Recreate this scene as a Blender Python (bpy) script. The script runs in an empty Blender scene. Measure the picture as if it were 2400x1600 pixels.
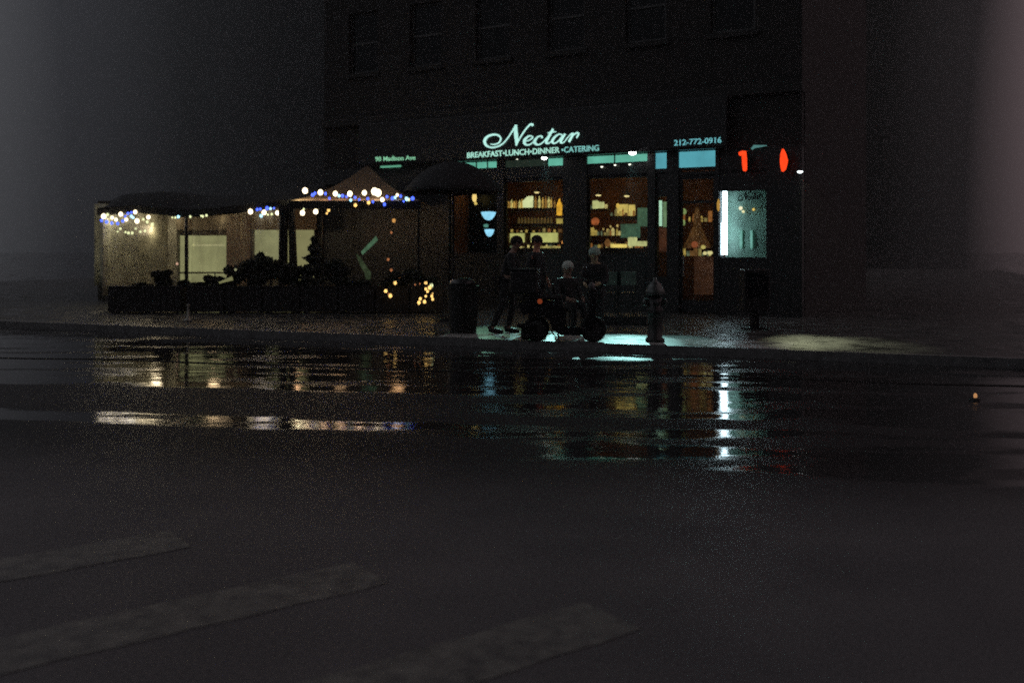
import bpy, bmesh, math, random
from mathutils import Vector, Matrix
R = math.radians
random.seed(7)
scene = bpy.context.scene
COL = scene.collection

# ------------------------------------------------------------------ camera
F = 2230.0; HZ = 580.0; CZ = 1.7          # focal length in photo pixels, horizon row, eye height
cam_d = bpy.data.cameras.new("camera"); cam = bpy.data.objects.new("camera", cam_d); COL.objects.link(cam)
cam_d.sensor_width = 36; cam_d.lens = 36*F/2400; cam_d.shift_y = -(800-HZ)/2400
cam_d.clip_end = 600; cam_d.clip_start = 0.05
cam.location = (0, 0, CZ); cam.rotation_euler = (R(90), 0, 0)
cam_d.dof.use_dof = True; cam_d.dof.focus_distance = 11.0; cam_d.dof.aperture_fstop = 1.15
scene.camera = cam

# ------------------------------------------------------------------ night sky: dull overcast city glow
w = bpy.data.worlds.new("World"); scene.world = w; w.use_nodes = True
nt = w.node_tree; nt.nodes.clear()
out = nt.nodes.new('ShaderNodeOutputWorld'); bg = nt.nodes.new('ShaderNodeBackground')
tc = nt.nodes.new('ShaderNodeTexCoord'); sp = nt.nodes.new('ShaderNodeSeparateXYZ')
nt.links.new(tc.outputs['Generated'], sp.inputs[0])
def wmath(op, a, b=None, c=None):
    n = nt.nodes.new('ShaderNodeMath'); n.operation = op
    for i, v in enumerate((a, b, c)):
        if v is None: continue
        if isinstance(v, (int, float)): n.inputs[i].default_value = v
        else: nt.links.new(v, n.inputs[i])
    return n.outputs[0]
az = nt.nodes.new('ShaderNodeValToRGB')   # glow by compass direction: darkest over the far building, brighter along the avenue
e = az.color_ramp.elements
e[0].position = 0.0; e[0].color = (0.095, 0.097, 0.106, 1)
e[1].position = 1.0; e[1].color = (0.105, 0.079, 0.084, 1)
for p, c in ((0.10, (0.032, 0.033, 0.038, 1)), (0.20, (0.0125, 0.013, 0.0145, 1)), (0.28, (0.0068, 0.007, 0.0078, 1)), (0.36, (0.0038, 0.0039, 0.0043, 1)), (0.55, (0.0030, 0.0030, 0.0033, 1)), (0.80, (0.0034, 0.0032, 0.0033, 1)), (0.88, (0.0056, 0.0051, 0.0053, 1)), (0.95, (0.017, 0.0145, 0.0155, 1))):
    k = e.new(p); k.color = c
u = wmath('MULTIPLY_ADD', sp.outputs[0], 1.0, 0.52)
nt.links.new(u, az.inputs[0])
el = wmath('MAXIMUM', sp.outputs[2], 0.0)
hi = wmath('SMOOTH_MIN', wmath('MAXIMUM', wmath('MULTIPLY_ADD', el, 4.0, -1.0), 0.0), 1.0, .1)
el2 = wmath('ADD', wmath('MULTIPLY_ADD', el, 1.6, 0.8), wmath('MULTIPLY', hi, 1.8))
mx = nt.nodes.new('ShaderNodeVectorMath'); mx.operation = 'SCALE'
nt.links.new(az.outputs[0], mx.inputs[0]); nt.links.new(el2, mx.inputs['Scale'])
nt.links.new(mx.outputs[0], bg.inputs[0]); bg.inputs[1].default_value = 0.82
nt.links.new(bg.outputs[0], out.inputs[0])

vs = scene.view_settings
scene.display_settings.display_device = 'sRGB'
vs.view_transform = 'Standard'; vs.look = 'None'; vs.exposure = 0; vs.gamma = 1
scene.cycles.max_bounces = 8; scene.cycles.volume_bounces = 0
scene.cycles.sample_clamp_indirect = 2.0; scene.cycles.sample_clamp_direct = 0
scene.cycles.blur_glossy = 0.3
scene.cycles.caustics_reflective = True
scene.cycles.use_denoising = False
scene.cycles.use_adaptive_sampling = True; scene.cycles.adaptive_threshold = .05; scene.cycles.adaptive_min_samples = 24

# ------------------------------------------------------------------ helpers
def P(px, py, Y): return Vector(((px-1200)/F*Y, Y, CZ+(HZ-py)/F*Y))
TH = R(29); CS, SN = math.cos(TH), math.sin(TH)
F0 = Vector((4.39, 22.5, 0)); FROT = Matrix.Translation(F0) @ Matrix.Rotation(-TH, 4, 'Z')
def fac(px, py, off=0.0):
    """photo point -> (s, z) in the cafe facade's own frame, off metres behind the facade plane"""
    k = (px-1200)/F
    ox, oy = F0.x + off*SN, F0.y + off*CS
    s = (k*oy-ox)/(CS+k*SN)
    Y = oy - s*SN
    return s, CZ+(HZ-py)/F*Y
def facw(px, py, off=0.0):
    s, z = fac(px, py, off); return FROT @ Vector((s, off, z))

MATS = {}
def mat(name, col, rough=0.6, metal=0.0, emit=None, strength=1.0, var=0.0, scale=6.0, spec=0.5, bump=0.0):
    if name in MATS: return MATS[name]
    m = bpy.data.materials.new(name); m.use_nodes = True; n = m.node_tree; b = n.nodes['Principled BSDF']
    b.inputs['Base Color'].default_value = (*col, 1); b.inputs['Roughness'].default_value = rough
    b.inputs['Metallic'].default_value = metal; b.inputs['Specular IOR Level'].default_value = spec
    if emit: b.inputs['Emission Color'].default_value = (*emit, 1); b.inputs['Emission Strength'].default_value = strength
    if var or bump:
        t = n.nodes.new('ShaderNodeTexCoord'); ns = n.nodes.new('ShaderNodeTexNoise'); ns.inputs['Scale'].default_value = scale
        ns.inputs['Detail'].default_value = 5
        n.links.new(t.outputs['Object'], ns.inputs['Vector'])
        if var:
            mp = n.nodes.new('ShaderNodeMapRange'); mp.inputs[1].default_value = .3; mp.inputs[2].default_value = .7
            mp.inputs[3].default_value = 1-var; mp.inputs[4].default_value = 1+var
            n.links.new(ns.outputs[0], mp.inputs[0])
            sc = n.nodes.new('ShaderNodeVectorMath'); sc.operation = 'SCALE'; sc.inputs[0].default_value = col
            n.links.new(mp.outputs[0], sc.inputs['Scale']); n.links.new(sc.outputs[0], b.inputs['Base Color'])
            if emit:
                s2 = n.nodes.new('ShaderNodeMath'); s2.operation = 'MULTIPLY'; s2.inputs[1].default_value = strength
                n.links.new(mp.outputs[0], s2.inputs[0]); n.links.new(s2.outputs[0], b.inputs['Emission Strength'])
        if bump:
            bp = n.nodes.new('ShaderNodeBump'); bp.inputs['Strength'].default_value = bump; bp.inputs['Distance'].default_value = .02
            n.links.new(ns.outputs[0], bp.inputs['Height']); n.links.new(bp.outputs[0], b.inputs['Normal'])
    MATS[name] = m; return m
def glow(name, col, s=1.0, var=0.0, scale=6.0): return mat(name, (0.02, 0.02, 0.02), 0.6, emit=col, strength=s, var=var, scale=scale, spec=0.2)

class MB:
    def __init__(self): self.bm = bmesh.new(); self.M = Matrix.Identity(4)
    def _t(self, vs, M=None):
        M = self.M @ M if M is not None else self.M
        for v in vs: v.co = M @ v.co
        return self
    def box(self, x0, y0, z0, x1, y1, z1, bev=0.0):
        r = bmesh.ops.create_cube(self.bm, size=1)
        vs = r['verts']
        for v in vs: v.co = Vector(((x0+x1)/2+v.co.x*(x1-x0), (y0+y1)/2+v.co.y*(y1-y0), (z0+z1)/2+v.co.z*(z1-z0)))
        if bev:
            es = list({e for v in vs for e in v.link_edges})
            rr = bmesh.ops.bevel(self.bm, geom=es, offset=bev, segments=2, affect='EDGES', profile=.5)
            vs = list({v for f in rr['faces'] for v in f.verts} | {v for v in vs if v.is_valid})
        return self._t(vs)
    def tube(self, pts, rad, seg=10, cap=True):
        pts = [Vector(p) for p in pts]
        if not isinstance(rad, (list, tuple)): rad = [rad]*len(pts)
        rings = []; up = None
        for i, p in enumerate(pts):
            d = (pts[min(i+1, len(pts)-1)]-pts[max(i-1, 0)]).normalized()
            if up is None:
                up = Vector((0, 0, 1)) if abs(d.z) < .9 else Vector((1, 0, 0))
            a = (up - d*up.dot(d)).normalized(); up = a; b = d.cross(a)
            rings.append([self.bm.verts.new(p + (a*math.cos(2*math.pi*k/seg)+b*math.sin(2*math.pi*k/seg))*rad[i]) for k in range(seg)])
        for r0, r1 in zip(rings, rings[1:]):
            for k in range(seg): self.bm.faces.new((r0[k], r0[(k+1) % seg], r1[(k+1) % seg], r1[k]))
        if cap: self.bm.faces.new(rings[0][::-1]); self.bm.faces.new(rings[-1])
        return self._t([v for r in rings for v in r])
    def lathe(self, prof, c=(0, 0, 0), seg=20, ax=None):
        c = Vector(c); M = Matrix.Translation(c) @ (ax if ax is not None else Matrix.Identity(4))
        rings = []
        for r, z in prof:
            rings.append([self.bm.verts.new((max(r, 1e-4)*math.cos(2*math.pi*k/seg), max(r, 1e-4)*math.sin(2*math.pi*k/seg), z)) for k in range(seg)])
        for r0, r1 in zip(rings, rings[1:]):
            for k in range(seg): self.bm.faces.new((r0[k], r0[(k+1) % seg], r1[(k+1) % seg], r1[k]))
        self.bm.faces.new(rings[0][::-1]); self.bm.faces.new(rings[-1])
        return self._t([v for r in rings for v in r], M)
    def ball(self, c, r, seg=12, sc=(1, 1, 1)):
        rr = bmesh.ops.create_uvsphere(self.bm, u_segments=seg, v_segments=max(6, seg*2//3), radius=1)
        c = Vector(c)
        for v in rr['verts']: v.co = Vector((v.co.x*r*sc[0], v.co.y*r*sc[1], v.co.z*r*sc[2]))+c
        return self._t(rr['verts'])
    def prism(self, pts, M=None, t=0.02):
        """outline pts (x,z) extruded along y by t"""
        a = [self.bm.verts.new((x, 0, z)) for x, z in pts]; b = [self.bm.verts.new((x, t, z)) for x, z in pts]
        n = len(pts); self.bm.faces.new(a); self.bm.faces.new(b[::-1])
        for i in range(n): self.bm.faces.new((a[i], b[i], b[(i+1) % n], a[(i+1) % n]))
        return self._t(a+b, M)
    def quad(self, *p):
        vs = [self.bm.verts.new(q) for q in p]; self.bm.faces.new(vs); return self._t(vs)
    def grid(self, fn, nu, nv):
        g = [[self.bm.verts.new(fn(i/nu, j/nv)) for j in range(nv+1)] for i in range(nu+1)]
        for i in range(nu):
            for j in range(nv): self.bm.faces.new((g[i][j], g[i+1][j], g[i+1][j+1], g[i][j+1]))
        return self._t([v for r in g for v in r])
    def build(self, name, m, parent=None, smooth=False, solid=0):
        bmesh.ops.recalc_face_normals(self.bm, faces=self.bm.faces)
        me = bpy.data.meshes.new(name); self.bm.to_mesh(me); self.bm.free()
        if smooth:
            for p in me.polygons: p.use_smooth = True
        me.materials.append(m)
        o = bpy.data.objects.new(name, me); COL.objects.link(o)
        if parent: o.parent = parent
        if solid:
            s = o.modifiers.new('thickness', 'SOLIDIFY'); s.thickness = solid
        return o
def tag(o, label=None, cat=None, group=None, kind=None):
    if label: o['label'] = label
    if cat: o['category'] = cat
    if group: o['group'] = group
    if kind: o['kind'] = kind
    return o
def empty(name, loc=(0, 0, 0), rz=0.0):
    o = bpy.data.objects.new(name, None); COL.objects.link(o); o.location = loc; o.rotation_euler = (0, 0, rz)
    o.empty_display_size = .2; return o
def copy_tree(o, parent=None):
    c = o.copy(); COL.objects.link(c); c.parent = parent
    for ch in list(o.children): copy_tree(ch, c)
    return c
def lamp(name, kind, loc, energy, col, size=.05, target=None, spot=60, blend=.6, parent=None):
    d = bpy.data.lights.new(name, kind); d.energy = energy; d.color = col
    if kind == 'AREA': d.size = size
    else: d.shadow_soft_size = size
    if kind == 'SPOT': d.spot_size = R(spot); d.spot_blend = blend
    o = bpy.data.objects.new(name, d); COL.objects.link(o); o.location = loc
    if target is not None: o.rotation_euler = (Vector(target)-Vector(loc)).to_track_quat('-Z', 'Y').to_euler()
    if parent is not None: o.parent = parent
    return o

# common materials
BLACK = mat('black_paint', (.012, .012, .013), .5, var=.3)
DARKMETAL = mat('dark_metal', (.02, .02, .022), .4, .6)
CANVAS_DK = mat('dark_canvas', (.015, .016, .017), .8, var=.3, scale=3)

# ------------------------------------------------------------------ road, sidewalk
def road_mat():
    m = bpy.data.materials.new('wet_asphalt'); m.use_nodes = True; n = m.node_tree; b = n.nodes['Principled BSDF']
    t = n.nodes.new('ShaderNodeTexCoord')
    def noise(scale, detail=4, sx=1, sy=1, w=0):
        mp = n.nodes.new('ShaderNodeMapping'); mp.inputs['Scale'].default_value = (sx, sy, 1); mp.inputs['Location'].default_value = (w, w*.7, 0)
        mp.inputs['Rotation'].default_value = (0, 0, R(20))
        n.links.new(t.outputs['Object'], mp.inputs[0])
        ns = n.nodes.new('ShaderNodeTexNoise'); ns.inputs['Scale'].default_value = scale; ns.inputs['Detail'].default_value = detail
        n.links.new(mp.outputs[0], ns.inputs['Vector']); return ns.outputs[0]
    def mr(v, a, bb, c, d):
        q = n.nodes.new('ShaderNodeMapRange'); q.interpolation_type = 'SMOOTHSTEP'
        n.links.new(v, q.inputs[0]); q.inputs[1].default_value = a; q.inputs[2].default_value = bb
        q.inputs[3].default_value = c; q.inputs[4].default_value = d; return q.outputs[0]
    def mt(op, a, bb):
        q = n.nodes.new('ShaderNodeMath'); q.operation = op
        for i, v in enumerate((a, bb)):
            if isinstance(v, (int, float)): q.inputs[i].default_value = v
            else: n.links.new(v, q.inputs[i])
        return q.outputs[0]
    # wetness by lane: standing water in the gutter side, drier crown, wet again in the near wheel track
    sep = n.nodes.new('ShaderNodeSeparateXYZ'); n.links.new(t.outputs['Object'], sep.inputs[0])
    v = mt('ADD', sep.outputs[1], mt('MULTIPLY', sep.outputs[0], .16))          # distance across the street
    v = mt('ADD', v, mt('MULTIPLY', mt('SUBTRACT', noise(.5, 5, .6, 1.0), .5), 1.5))
    ramp = n.nodes.new('ShaderNodeValToRGB'); ramp.color_ramp.interpolation = 'EASE'
    rr = ramp.color_ramp.elements
    def s(y): return y/20.0
    rr[0].position = 0; rr[0].color = (.12,)*3+(1,)
    rr[1].position = 1; rr[1].color = (.85,)*3+(1,)
    for y, c in ((7.25, .08), (7.6, .95), (8.35, .95), (8.5, .4), (8.6, .8), (9.05, .8), (9.2, .12), (9.45, .14), (9.65, .9), (16.5, .95)):
        k = rr.new(s(y)); k.color = (c, c, c, 1)
    n.links.new(mt('MULTIPLY', v, .05), ramp.inputs[0])
    patch = mr(noise(1.3, 5, .45, 1.6, 3), .36, .56, 0, 1)
    leftdry = mt('MULTIPLY', mr(sep.outputs[0], -1.5, 1.0, .92, 0), mt('MULTIPLY', mr(v, 9.1, 9.4, 0, 1), mr(v, 10.7, 11.1, 1, 0)))
    leftnear = mt('MULTIPLY', mr(sep.outputs[0], -.6, .9, .93, 0), mr(v, 8.45, 8.7, 1, 0))
    leftdry = mt('MAXIMUM', leftdry, leftnear)
    wet = mt('MULTIPLY', mt('MULTIPLY', ramp.outputs[0], mt('SUBTRACT', 1.0, leftdry)), mt('ADD', mt('MULTIPLY', patch, .62), .38))
    fine = noise(60, 3)
    rough = mr(wet, .2, .75, .5, .05)
    n.links.new(rough, b.inputs['Roughness'])
    spec = mr(wet, .15, .75, .08, .38)
    n.links.new(spec, b.inputs['Specular IOR Level'])
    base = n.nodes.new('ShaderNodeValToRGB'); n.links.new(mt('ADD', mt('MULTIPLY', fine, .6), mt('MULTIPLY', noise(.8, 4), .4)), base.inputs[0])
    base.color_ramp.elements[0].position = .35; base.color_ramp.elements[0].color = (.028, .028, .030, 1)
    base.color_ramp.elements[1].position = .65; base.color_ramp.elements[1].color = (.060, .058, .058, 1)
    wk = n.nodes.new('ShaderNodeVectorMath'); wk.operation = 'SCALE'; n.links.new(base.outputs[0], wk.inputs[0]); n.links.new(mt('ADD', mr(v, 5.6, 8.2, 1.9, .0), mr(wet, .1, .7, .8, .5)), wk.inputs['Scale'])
    n.links.new(wk.outputs[0], b.inputs['Base Color'])   # light falloff put into the colour: paler near, darker beyond; also darker where soaked
    # height: broad undulation, ripple, grain where it is dry
    h = mt('ADD', mt('MULTIPLY', noise(.9, 2, .7, 1.3), .010), mt('MULTIPLY', noise(5, 3, .8, 1.2), .0014))
    dry = mt('SUBTRACT', 1.0, wet)
    h = mt('ADD', h, mt('MULTIPLY', mt('MULTIPLY', fine, dry), .0020))
    bp = n.nodes.new('ShaderNodeBump'); bp.inputs['Strength'].default_value = 1; bp.inputs['Distance'].default_value = 1.0
    n.links.new(h, bp.inputs['Height']); n.links.new(bp.outputs[0], b.inputs['Normal'])
    return m
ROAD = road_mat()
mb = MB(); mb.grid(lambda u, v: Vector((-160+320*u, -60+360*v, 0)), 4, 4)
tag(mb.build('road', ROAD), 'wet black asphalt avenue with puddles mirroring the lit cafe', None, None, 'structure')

def slab_mat(name, c, sc=1.0, joint=1.5):
    m = bpy.data.materials.new(name); m.use_nodes = True; n = m.node_tree; b = n.nodes['Principled BSDF']
    t = n.nodes.new('ShaderNodeTexCoord'); br = n.nodes.new('ShaderNodeTexBrick')
    br.offset = 0; br.inputs['Scale'].default_value = 1; br.inputs['Brick Width'].default_value = joint; br.inputs['Row Height'].default_value = joint
    br.inputs['Mortar Size'].default_value = .012; br.inputs['Color1'].default_value = (*c, 1); br.inputs['Color2'].default_value = (*[x*.85 for x in c], 1)
    br.inputs['Mortar'].default_value = (*[x*.35 for x in c], 1); n.links.new(t.outputs['Object'], br.inputs['Vector'])
    ns = n.nodes.new('ShaderNodeTexNoise'); ns.inputs['Scale'].default_value = 2.2; ns.inputs['Detail'].default_value = 6
    n.links.new(t.outputs['Object'], ns.inputs['Vector'])
    mp = n.nodes.new('ShaderNodeMapRange'); mp.inputs[1].default_value = .3; mp.inputs[2].default_value = .7; mp.inputs[3].default_value = .6; mp.inputs[4].default_value = 1.2
    n.links.new(ns.outputs[0], mp.inputs[0])
    sc_ = n.nodes.new('ShaderNodeVectorMath'); sc_.operation = 'SCALE'; n.links.new(br.outputs[0], sc_.inputs[0]); n.links.new(mp.outputs[0], sc_.inputs['Scale'])
    n.links.new(sc_.outputs[0], b.inputs['Base Color'])
    mr = n.nodes.new('ShaderNodeMapRange'); mr.inputs[1].default_value = .35; mr.inputs[2].default_value = .65; mr.inputs[3].default_value = .25; mr.inputs[4].default_value = .6
    n.links.new(ns.outputs[0], mr.inputs[0]); n.links.new(mr.outputs[0], b.inputs['Roughness'])
    b.inputs['Specular IOR Level'].default_value = .3
    bp = n.nodes.new('ShaderNodeBump'); bp.inputs['Strength'].default_value = .3; bp.inputs['Distance'].default_value = .02
    n.links.new(ns.outputs[0], bp.inputs['Height']); n.links.new(bp.outputs[0], b.inputs['Normal'])
    return m
# kerb line: through (-0.18,16.2), falling 0.38 per metre to the right
KS = .38
def kerbY(X): return 16.15 - KS*(X+.18)
ka = math.atan(KS)
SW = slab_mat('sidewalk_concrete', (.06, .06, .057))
def swpoly(name, x0, x1, d0, d1, z, m, label, x_of=None):
    b = MB(); n = 8
    nx, ny = math.sin(ka), math.cos(ka)
    lo = [Vector((x0+(x1-x0)*i/n, kerbY(x0+(x1-x0)*i/n), 0)) for i in range(n+1)]
    for p, q in zip(lo, lo[1:]):
        a = p+Vector((nx*d0, ny*d0, z)); bb = q+Vector((nx*d0, ny*d0, z)); c = q+Vector((nx*d1, ny*d1, z)); d = p+Vector((nx*d1, ny*d1, z))
        b.quad(a, bb, c, d)
        b.quad(a-Vector((0, 0, z+.05)), bb-Vector((0, 0, z+.05)), bb, a)
    bmesh.ops.remove_doubles(b.bm, verts=b.bm.verts, dist=.001)
    return tag(b.build(name, m), label, None, None, 'structure')
swpoly('sidewalk', -30, 13.0, 1.35, 60, .13, SW, 'dark wet concrete sidewalk in front of the cafe')
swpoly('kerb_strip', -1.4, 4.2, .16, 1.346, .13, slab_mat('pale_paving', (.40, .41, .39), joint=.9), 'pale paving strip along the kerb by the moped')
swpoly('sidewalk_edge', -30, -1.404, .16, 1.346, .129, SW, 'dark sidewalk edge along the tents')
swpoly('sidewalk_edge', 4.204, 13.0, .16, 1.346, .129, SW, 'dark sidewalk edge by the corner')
swpoly('kerb', -30, 13.0, 0, .156, .14, mat('kerb_granite', (.12, .12, .12), .45, var=.3, scale=9), 'dark granite kerb at the edge of the wet road')
# worn crosswalk bars near the camera
PM = bpy.data.materials.new('worn_road_paint'); PM.use_nodes = True; n_ = PM.node_tree; bb_ = n_.nodes['Principled BSDF']
t_ = n_.nodes.new('ShaderNodeTexCoord'); z_ = n_.nodes.new('ShaderNodeTexNoise'); z_.inputs['Scale'].default_value = 9; z_.inputs['Detail'].default_value = 7
n_.links.new(t_.outputs['Object'], z_.inputs['Vector']); cr = n_.nodes.new('ShaderNodeValToRGB'); n_.links.new(z_.outputs[0], cr.inputs[0]); n_.links.new(cr.outputs[0], bb_.inputs['Base Color'])
cr.color_ramp.elements[0].position = .30; cr.color_ramp.elements[0].color = (.10, .10, .10, 1); cr.color_ramp.elements[1].position = .70; cr.color_ramp.elements[1].color = (.21, .21, .19, 1)
bb_.inputs['Roughness'].default_value = .5; bb_.inputs['Specular IOR Level'].default_value = .15
dv = Vector((-.81, -.59, 0)); nv = Vector((.59, -.81, 0))
for k in range(3):
    E = Vector((.46-1.2*k, 4.40+.58*k, .0035)); b = MB()
    def bar(u, v, E=E): return E+dv*(3.0*u)+nv*(.40*(v-.5)+.008*math.sin(u*37+v*5))
    b.grid(bar, 24, 2)
    tag(b.build('road_marking', PM), 'worn pale crosswalk bar on the dark near road', None, None, 'structure')
# tar seam across the road
b = MB(); a0 = Vector((-16, 16.4, .004)); a1 = Vector((14, 10.1, .004)); N = 60; d = (a1-a0).normalized(); nn = Vector((-d.y, d.x, 0))
def seam(u, v):
    p = a0.lerp(a1, u); return p + nn*((v-.5)*.13 + .10*math.sin(u*23)+.05*math.sin(u*61))
b.grid(seam, N, 1)
tag(b.build('road_seam', mat('tar', (.010, .010, .010), .75, spec=.12)), 'thin matt tar seam running across the wet road', None, None, 'structure')

# ------------------------------------------------------------------ cafe building
def brick_mat(name, c, c2, mortar):
    m = bpy.data.materials.new(name); m.use_nodes = True; n = m.node_tree; b = n.nodes['Principled BSDF']
    t = n.nodes.new('ShaderNodeTexCoord'); sx = n.nodes.new('ShaderNodeSeparateXYZ'); cx = n.nodes.new('ShaderNodeCombineXYZ')
    n.links.new(t.outputs['Object'], sx.inputs[0])
    ad = n.nodes.new('ShaderNodeMath'); ad.operation = 'ADD'; n.links.new(sx.outputs[0], ad.inputs[0]); n.links.new(sx.outputs[1], ad.inputs[1])
    n.links.new(ad.outputs[0], cx.inputs[0]); n.links.new(sx.outputs[2], cx.inputs[1])
    br = n.nodes.new('ShaderNodeTexBrick'); n.links.new(cx.outputs[0], br.inputs['Vector']); br.inputs['Scale'].default_value = 1
    br.inputs['Brick Width'].default_value = .22; br.inputs['Row Height'].default_value = .075; br.inputs['Mortar Size'].default_value = .008
    br.inputs['Color1'].default_value = (*c, 1); br.inputs['Color2'].default_value = (*c2, 1); br.inputs['Mortar'].default_value = (*mortar, 1)
    n.links.new(br.outputs[0], b.inputs['Base Color']); b.inputs['Roughness'].default_value = .85
    bp = n.nodes.new('ShaderNodeBump'); bp.inputs['Strength'].default_value = .4; bp.inputs['Distance'].default_value = .01
    n.links.new(br.outputs['Fac'], bp.inputs['Height']); bp.invert = True; n.links.new(bp.outputs[0], b.inputs['Normal'])
    return m
BRICK = brick_mat('dark_brick', (.026, .023, .022), (.020, .018, .018), (.026, .025, .024))
SHOPBLACK = mat('black_shopfront', (.010, .011, .012), .45, var=.25)
cafe = empty('cafe_building', F0, -TH)
tag(cafe, 'corner cafe with black fascia, glowing script sign and lit shop windows', 'building')
SL = fac(760, 500)[0]; SR = fac(1880, 500)[0]; DEP = 9.0
ZT = 3.42; ZS = 1.50      # window head, sill
ZF = 3.98                 # bottom of the sign fascia
H = 17.0
# upper wall with window openings built round the openings
b = MB()
wins = []
xs = SL+.9
while xs < SR-1.2:
    wins.append(xs); xs += 2.15
rows = [6.7, 9.9, 13.1]
def wall_with_holes(b, x0, x1, z0, z1, holes, y0, y1):
    """vertical slices; holes = (hx0,hx1,hz0,hz1) all columns share rows"""
    cols = sorted({h[:2] for h in holes}); zr = sorted({h[2:] for h in holes})
    x = x0
    for c0, c1 in cols:
        b.box(x, y0, z0, c0, y1, z1)
        zz = z0
        for r0, r1 in zr:
            b.box(c0, y0, zz, c1, y1, r0); zz = r1
        b.box(c0, y0, zz, c1, y1, z1); x = c1
    b.box(x, y0, z0, x1, y1, z1)
holes = [(x, x+1.05, z, z+1.75) for x in wins for z in rows]
wall_with_holes(b, SL, SR, 5.45, H, holes, 0, .3)
b.box(SL, .3, .13, SL+.3, DEP, H); b.box(SR-.3, .3, .13, SR, DEP, H); b.box(SL+.3, .2, ZF+.0, SR-.3, .3, 5.45); b.box(SL, 0, ZF, SR, .2, 5.197); b.box(SL+.3, DEP-.3, 0.1, SR-.3, DEP, H)
b.box(SL+.3, .3, H-.3, SR-.3, DEP-.3, H)
b.build('wall', BRICK, cafe)
b = MB(); b.box(SL-.1, -.35, H, SR+.1, .35, H+.35); b.box(SL-.05, -.18, H-.4, SR+.05, 0, H-.003); b.build('cornice', mat('limestone', (.024, .023, .022), .8, var=.15), cafe)
b = MB(); b.box(SL-.02, -.12, 5.2, SR+.02, .3, 5.45); b.build('string_course', MATS['limestone'], cafe)
DG = mat('dark_glass', (.008, .009, .011), .12, spec=.25)
for x in wins:
    for z in rows:
        f = MB(); f.box(x, .12, z, x+.07, .2, z+1.75); f.box(x+.98, .12, z, x+1.05, .2, z+1.75); f.box(x+.07, .12, z, x+.98, .2, z+.07); f.box(x+.07, .12, z+1.68, x+.98, .2, z+1.75); f.box(x+.07, .11, z+.84, x+.98, .2, z+.9)
        fo = f.build('window', mat('window_frame', (.05, .05, .05), .5), cafe)
        g = MB(); g.box(x+.07, .15, z+.07, x+.98, .16, z+1.68); g.build('pane', DG, fo)
        sl = MB(); sl.box(x-.08, -.06, z-.12, x+1.13, .11, z-.003); sl.build('sill', MATS['limestone'], fo)
# ground floor: pillars, bulkhead, header
PX = [(1040, 1052), (1165, 1181), (1320, 1376), (1518, 1536), (1563, 1591), (1677, 1686), (1797, 1880)]
for a, c in PX:
    s0, s1 = fac(a, 500)[0], fac(c, 500)[0]
    q = MB(); q.box(s0, -.02, .13, s1, .22, ZF)
    if s1-s0 > .25: q.box(s0-.015, -.05, .13, s1+.015, -.02, .45)
    q.build('pillar', SHOPBLACK, cafe)
q = MB(); q.box(fac(1686, 500)[0], .02, 3.5, fac(1797, 500)[0], .2, ZF); q.build('panelled_wall', SHOPBLACK, cafe)
q = MB(); q.box(SL, 0, .13, fac(1040, 500)[0], .25, ZF); q.build('panelled_wall', SHOPBLACK, cafe)
# bays
def bay(a, c): return fac(a, 500)[0], fac(c, 500)[0]
bays = [bay(1052, 1165), bay(1181, 1319), bay(1376, 1518)]
for s0, s1 in bays:
    q = MB(); q.box(s0, .03, .13, s1, .2, ZS-.05); q.box(s0, .0, ZS-.05, s1, .24, ZS)
    n = max(1, round((s1-s0)/.8))
    for i in range(n):
        u0 = s0+(s1-s0)*i/n+.07; u1 = s0+(s1-s0)*(i+1)/n-.07
        q.box(u0, .015, .35, u1, .03, ZS-.2, 0)
    q.build('bulkhead', SHOPBLACK, cafe)
    q = MB(); q.box(s0, .06, ZT, s1, .14, ZT+.09); q.box(s0, .06, ZS, s1, .14, ZS+.05); q.box(s0, .06, ZS+.05, s0+.03, .14, ZT); q.box(s1-.03, .06, ZS+.05, s1, .14, ZT); fr = q.build('shop_window', DARKMETAL, cafe)
s0, s1 = bay(1536, 1563); q = MB(); q.box(s0, .05, .13, s1, .2, 1.0); q.box(s0, .05, ZT-.05, s1, .2, ZT+.09); q.box(s0, .05, 1.0, s0+.02, .2, ZT-.05); q.box(s1-.02, .05, 1.0, s1, .2, ZT-.05); q.build('side_light', SHOPBLACK, cafe)
# door
s0, s1 = bay(1591, 1677)
q = MB(); q.box(s0, .06, .15, s0+.07, .12, ZT); q.box(s1-.07, .06, .15, s1, .12, ZT); q.box(s0+.07, .06, .15, s1-.07, .12, .45); q.box(s0+.07, .06, ZT-.1, s1-.07, .12, ZT); q.box(s0+.07, .06, 2.75, s1-.07, .12, 2.81)
dr = q.build('door', SHOPBLACK, cafe)
q = MB(); q.tube([(s0+.12, .06, 1.0), (s0+.12, .0, 1.02), (s0+.12, .0, 1.5), (s0+.12, .06, 1.52)], .014); q.build('handle', mat('steel', (.5, .5, .5), .3, 1), dr)
# header between windows and transoms
q = MB(); q.box(fac(1052, 500)[0], .0, ZT+.09, fac(1591, 500)[0], .2, 3.53); q.box(fac(1591, 500)[0], .0, ZT, fac(1797, 500)[0], .2, 3.497); q.box(fac(1536, 500)[0], .04, 2.93, fac(1563, 500)[0], .15, ZT-.06); q.build('header', SHOPBLACK, cafe)
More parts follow.
